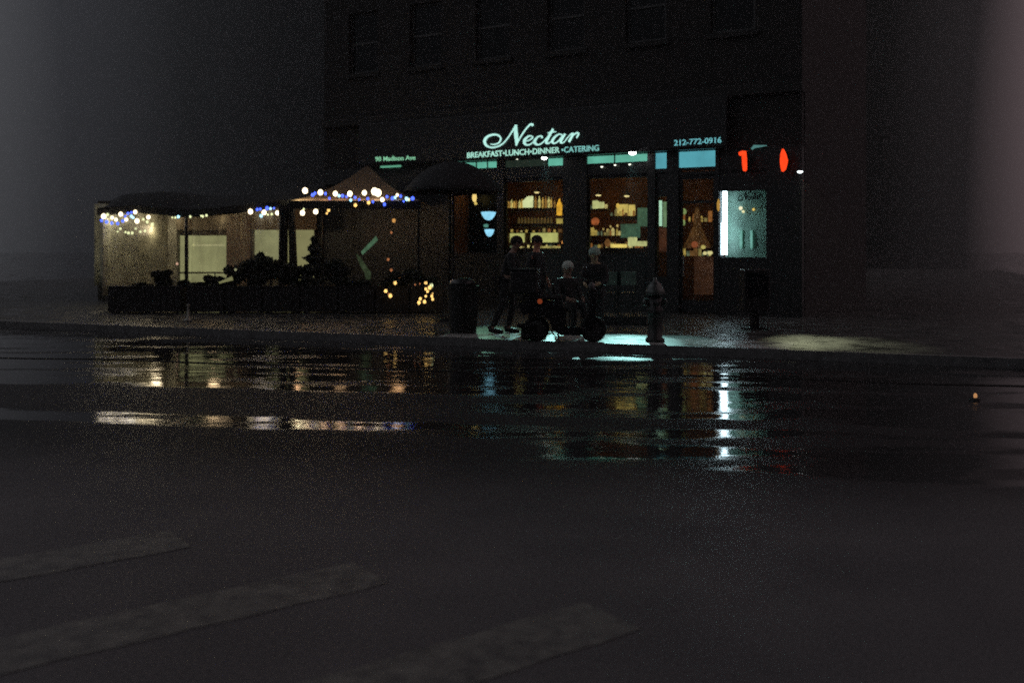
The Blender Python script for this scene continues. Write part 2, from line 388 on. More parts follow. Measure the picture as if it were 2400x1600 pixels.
# transoms: back-lit panes. (px0, px1, ytop_mid, ybot_mid)
TEAL = glow('teal_lit_glass', (.115, .42, .31), 1.0, var=.16, scale=2.5)
TEAL2 = glow('blue_teal_lit_glass', (.085, .34, .40), 1.0, var=.13, scale=2.0)
DIMT = glow('dim_transom', (.012, .020, .014), 1.0, var=.2)
def transom(p0, p1, yt, yb, m, bars=()):
    pm = (p0+p1)/2
    s0, s1 = bay(p0, p1); zt = fac(pm, yt)[1]; zb = fac(pm, yb)[1]
    q = MB(); q.box(s0-.03, .0, zb-.04, s1+.03, .06, zb); q.box(s0-.03, .0, zt, s1+.03, .06, zt+.03)
    q.box(s0-.03, .0, zb, s0, .06, zt); q.box(s1, .0, zb, s1+.03, .06, zt)
    q.box(s0-.03, .01, 3.532, s1+.03, .1, zb-.042)
    for bx in bars: sb = fac(bx, 500)[0]; q.box(sb-.012, .0, zb, sb+.012, .03, zt)
    f = q.build('transom_window', SHOPBLACK, cafe)
    q = MB(); q.box(s0, .032, zb, s1, .05, zt); q.build('pane', m, f)
transom(1052, 1164, 376.5, 395.5, TEAL, (1085, 1116, 1142))
transom(1184, 1281, 372, 391, DIMT)
transom(1284, 1338, 366.5, 388, TEAL)
transom(1352, 1517, 360, 381.5, TEAL, (1440,))
transom(1531, 1680, 348, 393, TEAL2)
# fascia
zf0 = ZF+.02
SF0 = fac(855, 400)[0]; SF1 = fac(1712, 350)[0]
q = MB(); q.box(SF0, -.28, zf0+.03, SF1, -.003, 5.2-.003, .02); fas = q.build('fascia', mat('black_sign_board', (.008, .008, .009), .55, var=.3, scale=4), cafe)
q = MB(); q.box(SF0, -.003-.25, zf0-.0, SF1, -.04, zf0+.028); q.build('light_trough', DARKMETAL, cafe)
# lettering on the fascia
def on_face(px, py, off=-.29): return fac(px, py, off)
LET = glow('lit_letters', (.40, .78, .64), 1.0, var=.12, scale=3)
LETG = glow('lit_letters_green', (.20, .50, .30), 1.0, var=.15, scale=5)
LETB = glow('lit_letters_blue', (.14, .44, .48), 1.0, var=.15, scale=5)
def text_mesh(s, bold=0.0):
    c = bpy.data.curves.new('t', 'FONT'); c.body = s; c.size = 1; c.offset = bold; c.extrude = .0
    c.resolution_u = 4
    o = bpy.data.objects.new('t', c); COL.objects.link(o)
    dg = bpy.context.evaluated_depsgraph_get(); me = bpy.data.meshes.new_from_object(o.evaluated_get(dg))
    bpy.data.objects.remove(o); return me
def write(s, px0, px1, yb0, yb1, cap, m, parent, name='lettering', off=-.29, bold=.016, t=.012):
    me = text_mesh(s, bold)
    xs_ = [v.co.x for v in me.vertices]; ys_ = [v.co.y for v in me.vertices]
    x0, x1 = min(xs_), max(xs_); H0 = .73
    a = fac(px0, yb0, off); c = fac(px1, yb1, off); capm = cap/F*((F0.y+off*CS)-(a[0]+c[0])/2*SN)
    z0 = (a[1]+c[1])/2
    for v in me.vertices:
        u = (v.co.x-x0)/(x1-x0)
        v.co = Vector((a[0]+(c[0]-a[0])*u, off-t, a[1]+(c[1]-a[1])*u + v.co.y/H0*capm))
    bm = bmesh.new(); bm.from_mesh(me)
    r = bmesh.ops.extrude_face_region(bm, geom=list(bm.faces))
    for v in [g for g in r['geom'] if isinstance(g, bmesh.types.BMVert)]: v.co.y += t
    bmesh.ops.recalc_face_normals(bm, faces=bm.faces); bm.to_mesh(me); bm.free()
    me.materials.clear(); me.materials.append(m)
    o = bpy.data.objects.new(name, me); COL.objects.link(o); o.parent = parent; return o
write('BREAKFAST\u2022LUNCH\u2022DINNER', 1095, 1312, 370.5, 358, 13.6, LET, fas)
write('\u2022CATERING', 1316, 1404, 358, 353.2, 13.6, glow('lit_letters_pale_teal', (.20, .52, .48), 1, var=.15), fas)
write('90 Madison Ave', 880, 974, 378.2, 374.5, 11.0, LETG, fas)
write('212-772-0916', 1580, 1691, 341.6, 334.5, 13.6, LETB, fas)
# script word as calligraphic strokes (points read in a 7.35x enlargement of the sign)
def stroke(b, pts, M):
    # Catmull-Rom through (x, y, width)
    q = [Vector(p) for p in pts]; q = [q[0]*2-q[1]]+q+[q[-1]*2-q[-2]]
    L = []
    for i in range(1, len(q)-2):
        for k in range(7):
            t = k/7; a, c, d, e_ = q[i-1], q[i], q[i+1], q[i+2]
            L.append(.5*((2*c)+(-a+d)*t+(2*a-5*c+4*d-e_)*t*t+(-a+3*c-3*d+e_)*t**3))
    L.append(q[-2])
    ring = []
    for i, p in enumerate(L):
        d = L[min(i+1, len(L)-1)]-L[max(i-1, 0)]; d = Vector((d.x, d.y)); d.normalize(); n = Vector((-d.y, d.x)); wv = max(p.z, 6)/2
        A = M(p.x+n.x*wv, p.y+n.y*wv); C = M(p.x-n.x*wv, p.y-n.y*wv)
        ring.append([b.bm.verts.new((A[0], A[1], A[2])), b.bm.verts.new((C[0], C[1], C[2])), b.bm.verts.new((C[0], C[1]+.015, C[2])), b.bm.verts.new((A[0], A[1]+.015, A[2]))])
    for r0, r1 in zip(ring, ring[1:]):
        for k in range(4): b.bm.faces.new((r0[k], r0[(k+1) % 4], r1[(k+1) % 4], r1[k]))
    b.bm.faces.new(ring[0]); b.bm.faces.new(ring[-1][::-1])
NECTAR = [
 [(365,498,14),(430,508,26),(510,478,28),(546,410,30),(505,352,34),(420,338,38),(325,368,44),(268,440,52),(290,515,44),(365,556,34),(455,552,30),(560,508,26),(650,418,24),(735,295,28),(800,190,34)],
 [(806,168,40),(802,250,62),(808,340,72),(818,440,60),(810,532,18)],
 [(812,528,16),(865,415,24),(950,280,26),(1035,178,30),(1080,158,40),(1100,185,44)],
 [(965,455,16),(1040,432,22),(1092,392,26),(1075,362,24),(1015,372,34),(955,435,52),(962,500,46),(1020,516,28),(1090,480,20),(1140,430,18)],
 [(1258,398,40),(1245,362,28),(1180,380,30),(1130,450,52),(1150,500,44),(1210,508,26),(1280,462,20),(1330,400,18)],
 [(1448,238,40),(1390,340,48),(1335,440,50),(1335,485,36),(1385,480,22),(1450,420,18)],
 [(1352,308,14),(1420,296,24),(1498,288,16)],
 [(1612,352,24),(1555,330,24),(1480,375,38),(1432,450,44),(1460,488,30),(1530,455,22),(1610,360,24)],
 [(1655,322,34),(1610,395,44),(1580,450,42),(1590,482,30),(1640,460,18),(1700,385,18)],
 [(1700,385,16),(1760,325,22),(1790,325,30),(1760,390,40),(1718,466,42)],
 [(1745,410,16),(1810,335,26),(1868,305,28),(1885,330,30),(1862,372,26),(1850,400,18)]]
b = MB()
def Mn(x, y):
    s_, z_ = fac(1100+x/7.35, 270+y/7.35, -.29); return (s_, -.29-.02, z_)
for st in NECTAR: stroke(b, [(x, y, w_*.9) for x, y, w_ in st], Mn)
b.build('script_lettering', glow('lit_script', (.50, .90, .80), 1.0, var=.12, scale=2), fas)

# ------------------------------------------------------------------ right-hand display window (cold tube at its left)
s0, s1 = bay(1686, 1797); sm = (s0+s1)/2
zt = fac(1740, 447)[1]; zb = fac(1740, 603)[1]
q = MB(); q.box(s0, .0, .13, s1, .2, zb); q.box(s0, 0, zt, s1, .2, 3.497); q.box(s0, .03, zb, s0+.02, .2, zt); q.box(s1-.02, .03, zb, s1, .2, zt); dwf = q.build('display_window', SHOPBLACK, cafe)
q = MB(); q.box(s0, .5, zb-.1, s1, .52, zt+.1); q.box(s1-.02, .2, zb-.1, s1+.02, .5, zt+.1); q.box(s0, .2, zt+.08, s1-.02, .5, zt+.1); q.box(s0, .2, zb-.1, s1-.02, .5, zb-.08)
q.build('window_backing', mat('frosted_backing', (.12, .22, .17), .5, var=.25, scale=3), dwf)
def tube_at(pxc, y0, y1, r, off, m, par, name):
    a = fac(pxc, y0, off); c = fac(pxc, y1, off)
    q = MB(); q.tube([(a[0], off, c[1]), (a[0], off, a[1])], r, 12); return q.build(name, m, par, True)
COLD = glow('cold_tube', (.66, .90, 1.0), 9.0)
tube_at(1699, 448, 524, .055, .12, COLD, dwf, 'light_tube')
tube_at(1697, 522, 597, .074, .14, COLD, dwf, 'light_tube')
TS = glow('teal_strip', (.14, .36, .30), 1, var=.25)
for px in (1737, 1761): tube_at(px, 540, 582, .028, .46, TS, dwf, 'reflected_strip')  # strip reflections in the pane put in as glowing tubes
for px, py, r, c in ((1736, 488, .045, (.95, .9, .6)), (1742, 496, .035, (.8, .75, .4)), (1766, 491, .032, (.8, .55, .12))):
    s_, z_ = fac(px, py, .42); q = MB(); q.ball((s_, .42, z_), r); q.build('reflected_bulb', glow('bulb_%d' % px, c, 1.0), dwf, True)  # bulb reflections put in as small glowing balls
# dark script on the pane
b = MB()
def Mw(x, y):
    u = (x-240)/1660; s_ = s0+(s1-s0)*(.38+.5*u); z_ = fac(1760, 459, .06)[1]-(y-350)/7.35/F*21*.42; return (s_, .06, z_)
for st in NECTAR: stroke(b, [(x, y, w_*1.3) for x, y, w_ in st], Mw)
b.build('script_lettering', mat('dark_vinyl', (.01, .015, .014), .5), dwf)

# ------------------------------------------------------------------ small things on the facade
def fobj(name, m, build, label, cat, group=None):
    """single-mesh thing in facade frame"""
    q = MB(); build(q); o = q.build(name, m); o.location = F0; o.rotation_euler = (0, 0, -TH); return tag(o, label, cat, group)
RED = glow('red_neon', (1.0, .060, .010), 1.15, var=.2, scale=8)
RING = glow('orange_core', (1.0, .25, .05), 1.1)
# numeral
def redsign(name, pts, label, px):
    rt = empty(name, F0, -TH); tag(rt, label, 'sign')
    q = MB()
    pp = [fac(px+(x-px)*.86, y, -.35) for x, y in pts]
    q.M = Matrix.Translation((0, -.35, 0)); q.prism(pp, t=.05); q.build('lit_face', RED, rt)
    c = fac(px, 376, -.35)
    q = MB(); q.box(c[0]-.05, -.297, c[1]-.2, c[0]+.05, -.15, c[1]+.2); q.tube([(c[0], -.16, c[1]), (c[0], 0.05, c[1])], .02); q.build('bracket', DARKMETAL, rt)
redsign('numeral_sign', [(1728.5, 362), (1729.5, 357), (1737, 353.5), (1748.5, 354), (1750.5, 375), (1750.5, 397), (1747, 401.5), (1741.5, 401), (1739.5, 395), (1738, 375), (1737, 365), (1732, 365)], 'glowing red numeral 1 beside the end of the black fascia', 1744)
redsign('numeral_sign', [(1826.5, 378), (1827.5, 362), (1831, 351), (1834.5, 348), (1838.5, 352), (1843, 362), (1847, 374), (1846, 384), (1842, 396), (1837, 402), (1831.5, 402), (1828, 393)], 'slim glowing red oval numeral right of the red numeral 1', 1836)
# lamps
def flat_lamp(name, px, py, wpx, hpx, off, col, strength, label, group=None, arm=True):
    s_, z_ = fac(px, py, off); Y = 22.5
    r = wpx/2/F*Y; rt = empty(name, FROT @ Vector((s_, off, z_)), -TH); tag(rt, label, 'lamp', group)
    q = MB(); q.ball((0, 0, 0), r, 14, (1, 1, hpx/wpx)); q.build('lens', glow('lens_'+str(px), col, strength), rt, True)
    q = MB(); q.lathe([(r*.5, r*.95), (r*1.05, r*.35), (r*1.1, r*.1), (r*1.0, r*.12), (.0, r*.5)], seg=16); q.build('housing', DARKMETAL, rt, True)
    if arm: q = MB(); q.tube([(0, 0, r*.8), (0, .08, r*1.5), (0, abs(off)-.01 if off < 0 else .1, r*1.6)], .008); q.build('arm', DARKMETAL, rt)
    return rt
GS = 'round spotlights under the sign'
flat_lamp('spotlight', 1275.5, 370.3, 15, 9, -.42, (1, 1, .97), 7, 'bright white oval spotlight under the sign, left of the two', GS)
flat_lamp('spotlight', 1482.5, 358, 18, 11, -.42, (1, 1, .98), 9, 'bright white oval spotlight under the sign, right of the two', GS)
flat_lamp('corner_lamp', 1875, 402, 12, 8, -.35, (.85, .95, .95), 3.5, 'small white lamp past the red oval numeral at the corner')
gi = 0
for px, py, l in ((1212, 372, 'tiny lamp under the word lunch'), (1410.5, 390.5, 'leftmost of three tiny lamps below the lit transom'), (1441.5, 386.5, 'middle of three tiny lamps below the lit transom'), (1476, 385, 'rightmost of three tiny lamps below the lit transom'), (984, 381, 'tiny green-white lamp just right of the street name'), (1017, 379.5, 'tiny lamp, left one of the close pair left of the transom'), (1031, 379.5, 'tiny lamp, right one of the close pair left of the transom')):
    flat_lamp('downlight', px, py, 6.0 if px > 1100 else 4.6, 5.4 if px > 1100 else 4.6, -.06, (.95, 1, .8) if px > 1100 else (.5, .75, .5), 2.2 if px > 1100 else .9, l, 'tiny downlights along the fascia')
def fx(q):
    a = fac(892, 385.5, -.05); c = fac(939, 391.5, -.05); q.box(a[0], -.07, c[1], c[0], -.02, a[1], .01)
fobj('light_box', glow('green_box', (.10, .33, .21), 1), fx, 'small green glowing strip light below the street name', 'lamp')
def fx(q):
    a = fac(1762, 350, -.1); c = fac(1782, 344, -.1)
    q.tube([(a[0], -.1, a[1]), (a[0]+.06, -.1, a[1]+.06), (c[0], -.1, c[1]+.01), (c[0]+.15, -.1, c[1]+.02)], [.03, .04, .025, .008], 10)
fobj('teal_highlight', glow('dim_teal_highlight', (.07, .19, .18), 1), fx, 'dim teal curved highlight between the two red numerals', 'lamp')  # teal highlight put in as a glowing curved tube
# real light of the sign spots onto the pavement
for px, py, tx, ty, en in ((1275, 370, .75, 16.35, 55), (1275, 370, 1.35, 16.1, 60), (1482, 357, 1.75, 16.0, 75), (1482, 357, 2.15, 15.85, 60), (1482, 357, 2.9, 15.8, 30), (1275, 370, .2, 16.6, 25)):
    p = facw(px, py+3, -.5)
    lamp('spot', 'SPOT', p, en*13, (.46, 1.0, .95), .05, (tx, ty, .1), 11, .5)
p = facw(1110, 372, -.5); lamp('spot', 'SPOT', p, 200, (.45, 1.0, .65), .05, (-.15, 17.3, .1), 15, .7)

# ------------------------------------------------------------------ interior of the cafe
RW = mat('rust_wall', (.15, .060, .028), .8, var=.45, scale=2.5)
q = MB(); o_ = 4.2
sA, sB = fac(1052, 500)[0]+.0, fac(1686, 500)[0]
q.box(sA-.5, o_, .13, sB+.1, o_+.1, 4.4); q.box(sA-.5, .25, .13, sA-.4, o_, 4.4); q.box(sB+.02, .55, .13, sB+.1, o_, 4.4)
q.build('interior_wall', RW, cafe)
a_ = fac(1048, 500, 1.7)[0]; c_ = fac(1166, 500, 1.7)[0]; q = MB(); q.box(a_, 1.7, .15, c_, 1.75, 4.29); q.build('dark_screen', SHOPBLACK, cafe)  # added dark screen, keeps the left bay as dark as unlit space
q = MB(); q.box(sA-.4, .25, 4.3, sB, o_, 4.35); q.build('ceiling', mat('ceiling_dark', (.10, .05, .03), .9), cafe)
q = MB(); q.box(sA-.4, .25, .10, sB, o_, .15); q.build('floor', mat('floor_dark', (.05, .03, .02), .5), cafe)
# light inside, warm, aimed at back wall
for px, en in ((1110, .6), (1240, 17), (1400, 9), (1500, 15), (1640, 2)):
    s_ = fac(px, 430, 1.9)[0]; p = FROT @ Vector((s_, 1.9, 4.12)); lamp('room_lamp', 'POINT', p, en*.55, (1.0, .64, .28), .12)
WARM = (1.0, .72, .28)
def ibox(name, m, x0, y0, x1, y1, off, t, label, cat, group=None, bev=.0):
    def g(q):
        a = fac(x0, (y0+y1)/2, off); c = fac(x1, (y0+y1)/2, off); zt_ = fac((x0+x1)/2, y0, off)[1]; zb_ = fac((x0+x1)/2, y1, off)[1]
        q.box(a[0], off, zb_, c[0], off+t, zt_, bev)
    return fobj(name, m, g, label, cat, group)
WOOD = mat('dark_wood', (.045, .022, .012), .5, var=.4, scale=9)
# shelves
ibox('wall_shelf', WOOD, 1183, 487.5, 1330, 494, 3.0, .35, 'dark wall shelf carrying the upper row of bottles', 'shelf')
ibox('wall_shelf', WOOD, 1200, 524, 1330, 531, 3.0, .35, 'dark wall shelf carrying the dim lower row of bottles', 'shelf')
# bottles, jar and box: the light on them is put in as emission
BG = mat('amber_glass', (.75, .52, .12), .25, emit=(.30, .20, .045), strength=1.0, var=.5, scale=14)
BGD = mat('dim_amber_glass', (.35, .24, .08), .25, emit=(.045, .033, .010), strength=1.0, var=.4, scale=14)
def bottle(px, ytop, ybot, wpx, off, m, label, group, neck=True):
    a = fac(px, ybot, off); t = fac(px, ytop, off); Hh = t[1]-a[1]; r = wpx/2/F*25.5
    rt = empty('bottle', FROT @ Vector((a[0], off, a[1]+.002)), -TH); tag(rt, label, 'bottle', group)
    q = MB(); pr = [(r*.9, 0), (r, .02), (r, Hh*.58), (r*.75, Hh*.68), (r*.35, Hh*.78), (r*.33, Hh*.92)] if neck else [(r*.9, 0), (r, .02), (r, Hh*.8), (r*.85, Hh*.9)]
    q.lathe(pr, seg=12); q.build('glass', m, rt, True)
    q = MB(); zz = pr[-1][1]; q.lathe([(pr[-1][0]*1.15, zz+.001), (pr[-1][0]*1.15, Hh)], seg=10); q.build('cap', WOOD, rt)
ub = [(1189, 467, 9), (1194, 470, 6), (1199, 466, 6), (1205, 470, 8), (1210, 467, 5), (1218, 468, 7), (1224, 465, 8), (1255, 458, 6), (1264, 457, 6.5), (1272, 461, 5), (1279, 457, 6), (1286, 459, 6), (1292, 461, 5), (1300, 466, 4)]
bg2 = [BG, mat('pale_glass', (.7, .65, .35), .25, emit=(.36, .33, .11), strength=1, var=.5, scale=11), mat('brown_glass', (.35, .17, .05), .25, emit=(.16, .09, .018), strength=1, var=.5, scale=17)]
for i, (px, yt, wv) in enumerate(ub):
    bottle(px, yt, 487.3, wv, 3.1, bg2[(i*2) % 3], 'gold-glowing bottle on the upper shelf behind the left windows', 'bottles on the upper shelf')
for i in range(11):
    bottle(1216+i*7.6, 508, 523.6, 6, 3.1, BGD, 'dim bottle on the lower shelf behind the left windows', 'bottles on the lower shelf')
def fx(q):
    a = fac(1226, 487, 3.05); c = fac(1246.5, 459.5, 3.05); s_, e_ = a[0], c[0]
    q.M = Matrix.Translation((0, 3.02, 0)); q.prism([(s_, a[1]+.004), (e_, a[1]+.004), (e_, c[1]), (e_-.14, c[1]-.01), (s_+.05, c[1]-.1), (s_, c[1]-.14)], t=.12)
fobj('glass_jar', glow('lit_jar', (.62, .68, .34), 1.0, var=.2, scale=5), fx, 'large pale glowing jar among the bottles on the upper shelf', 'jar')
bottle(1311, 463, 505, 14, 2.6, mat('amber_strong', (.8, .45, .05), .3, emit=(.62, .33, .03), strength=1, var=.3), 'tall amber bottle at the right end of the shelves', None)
ibox('serving_tray', glow('yellow_tray', (.34, .27, .06), 1, var=.3), 1304, 512, 1317, 524, 2.9, .12, 'small yellow glowing box under the tall amber bottle', 'box')
# pass-through kitchen opening
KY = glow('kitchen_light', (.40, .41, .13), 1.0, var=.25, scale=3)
rt = empty('kitchen_hatch', FROT @ Vector((0, 0, 0)), -TH); rt.location = F0; tag(rt, 'yellow-lit kitchen hatch behind the heads in the left window', 'hatch')
for x0, x1, y0 in ((1184, 1228, 547), (1243, 1306, 546)):
    a = fac(x0, y0, 4.1); c = fac(x1, 568, 4.1)
    q = MB(); q.box(a[0], 4.13, c[1], c[0], 4.15, a[1]); q.build('lit_opening', KY, rt)
    q = MB(); q.box(a[0]-.04, 4.08, a[1], c[0]+.04, 4.14, a[1]+.05); q.build('frame', WOOD, rt)
q = MB(); a = fac(1262, 568, 3.9); c = fac(1306, 574, 3.9); q.box(a[0], 3.9, c[1], c[0], 4.06, a[1]-.0); q.build('ledge', WOOD, rt)
ibox('counter_rail', glow('rail_glow', (.28, .24, .07), 1, var=.5, scale=12), 1256, 577, 1312, 581.5, 2.4, .06, 'thin gold-glowing rail of glasses on the counter in the left window', 'counter rail')  # light on the glasses put in as a glow
def ball(name, m, px, py, wpx, hpx, off, label, cat, group=None):
    def g(q):
        s_, z_ = fac(px, py, off); q.ball((s_, off, z_), wpx/2/F*25, 14, (1, .7, hpx/wpx))
    o = fobj(name, m, g, label, cat, group)
    for p_ in o.data.polygons: p_.use_smooth = True
    return o
ball('candle_lamp', glow('candle', (.55, .22, .05), 1), 1319, 568, 6.5, 9, 2.4, 'small orange candle lamp at the right end of the gold rail', 'candle')
# pendant lamps
PD = glow('pendant_glow', (.75, .62, .26), 1.2)
for px, py, l in ((1183, 447.5, 'pale pendant lamp beside the left window pillar'), (1258, 451, 'flat pendant lamp above the bottles'), (1402.5, 457.5, 'flat pendant lamp, left of the pair in the middle window'), (1469, 459.5, 'flat pendant lamp, right of the pair in the middle window')):
    s_, z_ = fac(px, py, 2.2); rt = empty('pendant_lamp', FROT @ Vector((s_, 2.2, z_)), -TH); tag(rt, l, 'lamp', 'pendant lamps inside the cafe')
    q = MB(); q.ball((0, 0, 0), .075, 14, (1, 1, .38)); q.build('bulb', PD, rt, True)
    q = MB(); q.lathe([(.085, .012), (.06, .06), (.02, .1), (.012, .12)], seg=14); q.build('shade', DARKMETAL, rt, True)
    q = MB(); q.tube([(0, 0, .12), (0, 0, 4.29-z_)], .006, 6); q.build('cord', DARKMETAL, rt)
# left bay: amber lamp and two blue bowls
ball('amber_lamp', glow('amber_lamp', (.85, .62, .20), 1.05), 1112, 463, 13, 24, 1.4, 'upright amber lamp under the dark parasol rim', 'lamp')
ball('amber_globe', glow('amber_base', (.65, .48, .12), 1.0), 1115, 477, 9, 8, 1.4, 'small amber globe directly under the upright amber lamp', 'lamp')
def bowl(px, yt, yb, wpx, m, l):
    s_, z_ = fac(px, yt, .6); r = wpx/2/F*24; h = (yb-yt)/F*24
    rt = empty('blue_bowl_lamp', FROT @ Vector((s_, .6, z_)), -TH); tag(rt, l, 'lamp', 'blue bowl lamps in the left window')
    q = MB(); q.lathe([(.02, -h), (r*.45, -h*.9), (r*.8, -h*.5), (r, -h*.1), (r*.97, 0), (r*.5, .01)], seg=20); q.build('bowl', m, rt, True)
    q = MB(); q.tube([(0, 0, .01), (0, 0, .1)], .008, 6); q.build('stem', DARKMETAL, rt)
BL = glow('blue_lit_glass', (.30, .72, .95), 1.0, var=.2, scale=5)
bowl(1145, 497, 518, 38, BL, 'larger pale blue glowing bowl lamp in the left window')
bowl(1147, 538, 556, 25, BL, 'smaller pale blue glowing bowl lamp below the larger one')
ball('teal_globe', glow('dim_teal_globe', (.07, .22, .17), 1), 1139, 529, 14, 9, .62, 'dim teal globe between the two blue bowl lamps', 'lamp')
# middle bay contents; the room light on them is put in as glow
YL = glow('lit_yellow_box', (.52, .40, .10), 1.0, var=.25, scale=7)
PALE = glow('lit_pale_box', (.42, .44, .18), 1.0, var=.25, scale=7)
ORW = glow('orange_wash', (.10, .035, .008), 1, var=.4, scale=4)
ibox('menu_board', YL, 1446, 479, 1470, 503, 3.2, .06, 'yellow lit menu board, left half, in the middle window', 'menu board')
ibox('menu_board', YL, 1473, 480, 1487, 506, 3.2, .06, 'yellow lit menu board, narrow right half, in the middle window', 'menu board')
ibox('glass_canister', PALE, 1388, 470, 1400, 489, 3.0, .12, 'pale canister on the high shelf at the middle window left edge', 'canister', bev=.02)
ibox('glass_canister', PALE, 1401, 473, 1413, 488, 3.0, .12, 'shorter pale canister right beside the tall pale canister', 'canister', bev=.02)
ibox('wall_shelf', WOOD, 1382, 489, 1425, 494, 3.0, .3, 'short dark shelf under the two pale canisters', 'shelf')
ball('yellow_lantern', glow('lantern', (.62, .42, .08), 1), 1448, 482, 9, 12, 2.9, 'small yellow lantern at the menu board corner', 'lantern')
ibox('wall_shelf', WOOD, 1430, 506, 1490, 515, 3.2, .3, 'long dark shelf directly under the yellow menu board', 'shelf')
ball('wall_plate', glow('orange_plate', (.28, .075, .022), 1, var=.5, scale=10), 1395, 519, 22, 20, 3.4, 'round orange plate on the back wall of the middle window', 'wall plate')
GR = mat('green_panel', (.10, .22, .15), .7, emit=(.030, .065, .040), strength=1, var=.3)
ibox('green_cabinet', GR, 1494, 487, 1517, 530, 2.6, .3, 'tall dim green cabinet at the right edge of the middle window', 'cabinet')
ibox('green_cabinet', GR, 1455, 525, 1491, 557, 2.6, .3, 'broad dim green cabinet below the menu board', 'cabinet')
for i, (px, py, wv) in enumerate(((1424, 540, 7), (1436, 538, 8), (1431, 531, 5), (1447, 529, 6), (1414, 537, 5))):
    ball('hanging_cup', glow('cup', (.36, .26, .08), 1, var=.4), px, py, wv, wv*1.2, 3.0, 'small gold-glowing cup on the rack in the middle window', 'cup', 'cups on the rack')
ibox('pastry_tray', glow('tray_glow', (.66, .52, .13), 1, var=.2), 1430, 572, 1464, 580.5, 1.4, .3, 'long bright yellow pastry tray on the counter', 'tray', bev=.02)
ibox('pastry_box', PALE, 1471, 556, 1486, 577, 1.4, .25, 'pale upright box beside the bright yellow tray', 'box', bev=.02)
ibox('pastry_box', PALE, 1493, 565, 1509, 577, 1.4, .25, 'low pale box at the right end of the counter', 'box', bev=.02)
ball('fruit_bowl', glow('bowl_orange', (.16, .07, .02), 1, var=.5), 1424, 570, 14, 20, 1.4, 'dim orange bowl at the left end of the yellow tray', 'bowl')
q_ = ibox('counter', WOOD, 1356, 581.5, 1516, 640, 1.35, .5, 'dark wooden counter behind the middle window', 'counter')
q_ = ibox('counter', WOOD, 1190, 582, 1318, 640, 2.35, .5, 'dark wooden counter behind the left window', 'counter')
# clutter on the back shelves and counters: small jars, tins and boxes, their highlights put in as glow
rnd = random.Random(11)
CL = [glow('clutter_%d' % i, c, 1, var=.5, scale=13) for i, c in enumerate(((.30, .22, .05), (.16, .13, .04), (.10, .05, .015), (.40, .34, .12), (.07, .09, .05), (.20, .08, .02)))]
def clutter(x0, x1, yb, off, n, hmax, where):
    for i in range(n):
        px = x0+(x1-x0)*(i+rnd.uniform(.2, .8))/n; h = rnd.uniform(.35, 1)*hmax; wv = rnd.uniform(3.5, 8)
        a = fac(px, yb, off); hh = h/F*25; ww = wv/F*25/2; q = MB()
        if rnd.random() < .5: q.lathe([(ww*.9, 0), (ww, .01), (ww, hh*.75), (ww*.6, hh*.85), (ww*.62, hh)], (a[0], off, a[1]+.002), 10)
        else: q.box(a[0]-ww, off-ww, a[1]+.002, a[0]+ww, off+ww, a[1]+hh, .004)
        o = q.build('small_jar', rnd.choice(CL)); o.location = F0; o.rotation_euler = (0, 0, -TH); tag(o, 'small jar or tin among the clutter '+where, 'jar', 'jars '+where)
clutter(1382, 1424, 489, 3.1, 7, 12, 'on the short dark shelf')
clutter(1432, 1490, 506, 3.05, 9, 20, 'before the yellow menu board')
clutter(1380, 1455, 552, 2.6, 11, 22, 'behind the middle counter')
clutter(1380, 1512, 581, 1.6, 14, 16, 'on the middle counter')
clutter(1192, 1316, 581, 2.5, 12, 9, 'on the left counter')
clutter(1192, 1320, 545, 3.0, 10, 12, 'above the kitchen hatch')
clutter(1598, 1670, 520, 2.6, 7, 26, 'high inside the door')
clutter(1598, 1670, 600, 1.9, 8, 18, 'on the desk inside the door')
# narrow bay and door bay; light on panel, pots and desk put in as glow
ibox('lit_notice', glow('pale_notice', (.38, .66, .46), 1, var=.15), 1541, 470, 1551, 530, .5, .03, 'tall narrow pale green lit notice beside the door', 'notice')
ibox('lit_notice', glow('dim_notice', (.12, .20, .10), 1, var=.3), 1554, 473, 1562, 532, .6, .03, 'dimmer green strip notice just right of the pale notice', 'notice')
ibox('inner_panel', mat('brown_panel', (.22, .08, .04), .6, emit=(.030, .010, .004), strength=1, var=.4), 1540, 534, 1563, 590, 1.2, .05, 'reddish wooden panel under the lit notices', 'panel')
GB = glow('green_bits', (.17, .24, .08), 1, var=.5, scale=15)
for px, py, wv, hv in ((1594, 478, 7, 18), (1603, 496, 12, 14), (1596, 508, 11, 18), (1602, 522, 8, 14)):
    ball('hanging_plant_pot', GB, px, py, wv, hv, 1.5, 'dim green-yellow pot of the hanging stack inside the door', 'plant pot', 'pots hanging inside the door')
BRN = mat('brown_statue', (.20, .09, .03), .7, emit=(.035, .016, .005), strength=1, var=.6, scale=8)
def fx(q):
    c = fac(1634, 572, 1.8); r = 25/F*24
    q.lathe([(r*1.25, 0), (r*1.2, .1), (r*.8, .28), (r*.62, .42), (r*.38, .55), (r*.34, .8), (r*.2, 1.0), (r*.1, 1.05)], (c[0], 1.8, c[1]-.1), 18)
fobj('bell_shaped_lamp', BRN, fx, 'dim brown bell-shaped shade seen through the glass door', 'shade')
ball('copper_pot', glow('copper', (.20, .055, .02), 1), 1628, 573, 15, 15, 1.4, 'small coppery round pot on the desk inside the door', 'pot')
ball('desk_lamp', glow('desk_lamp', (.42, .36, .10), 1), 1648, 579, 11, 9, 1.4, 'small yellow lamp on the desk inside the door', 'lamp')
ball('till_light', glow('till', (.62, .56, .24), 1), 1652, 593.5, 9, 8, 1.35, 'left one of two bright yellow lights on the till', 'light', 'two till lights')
ball('till_light', glow('till', (.62, .56, .24), 1), 1664, 592.5, 13, 8.5, 1.35, 'right, larger one of two bright yellow lights on the till', 'light', 'two till lights')
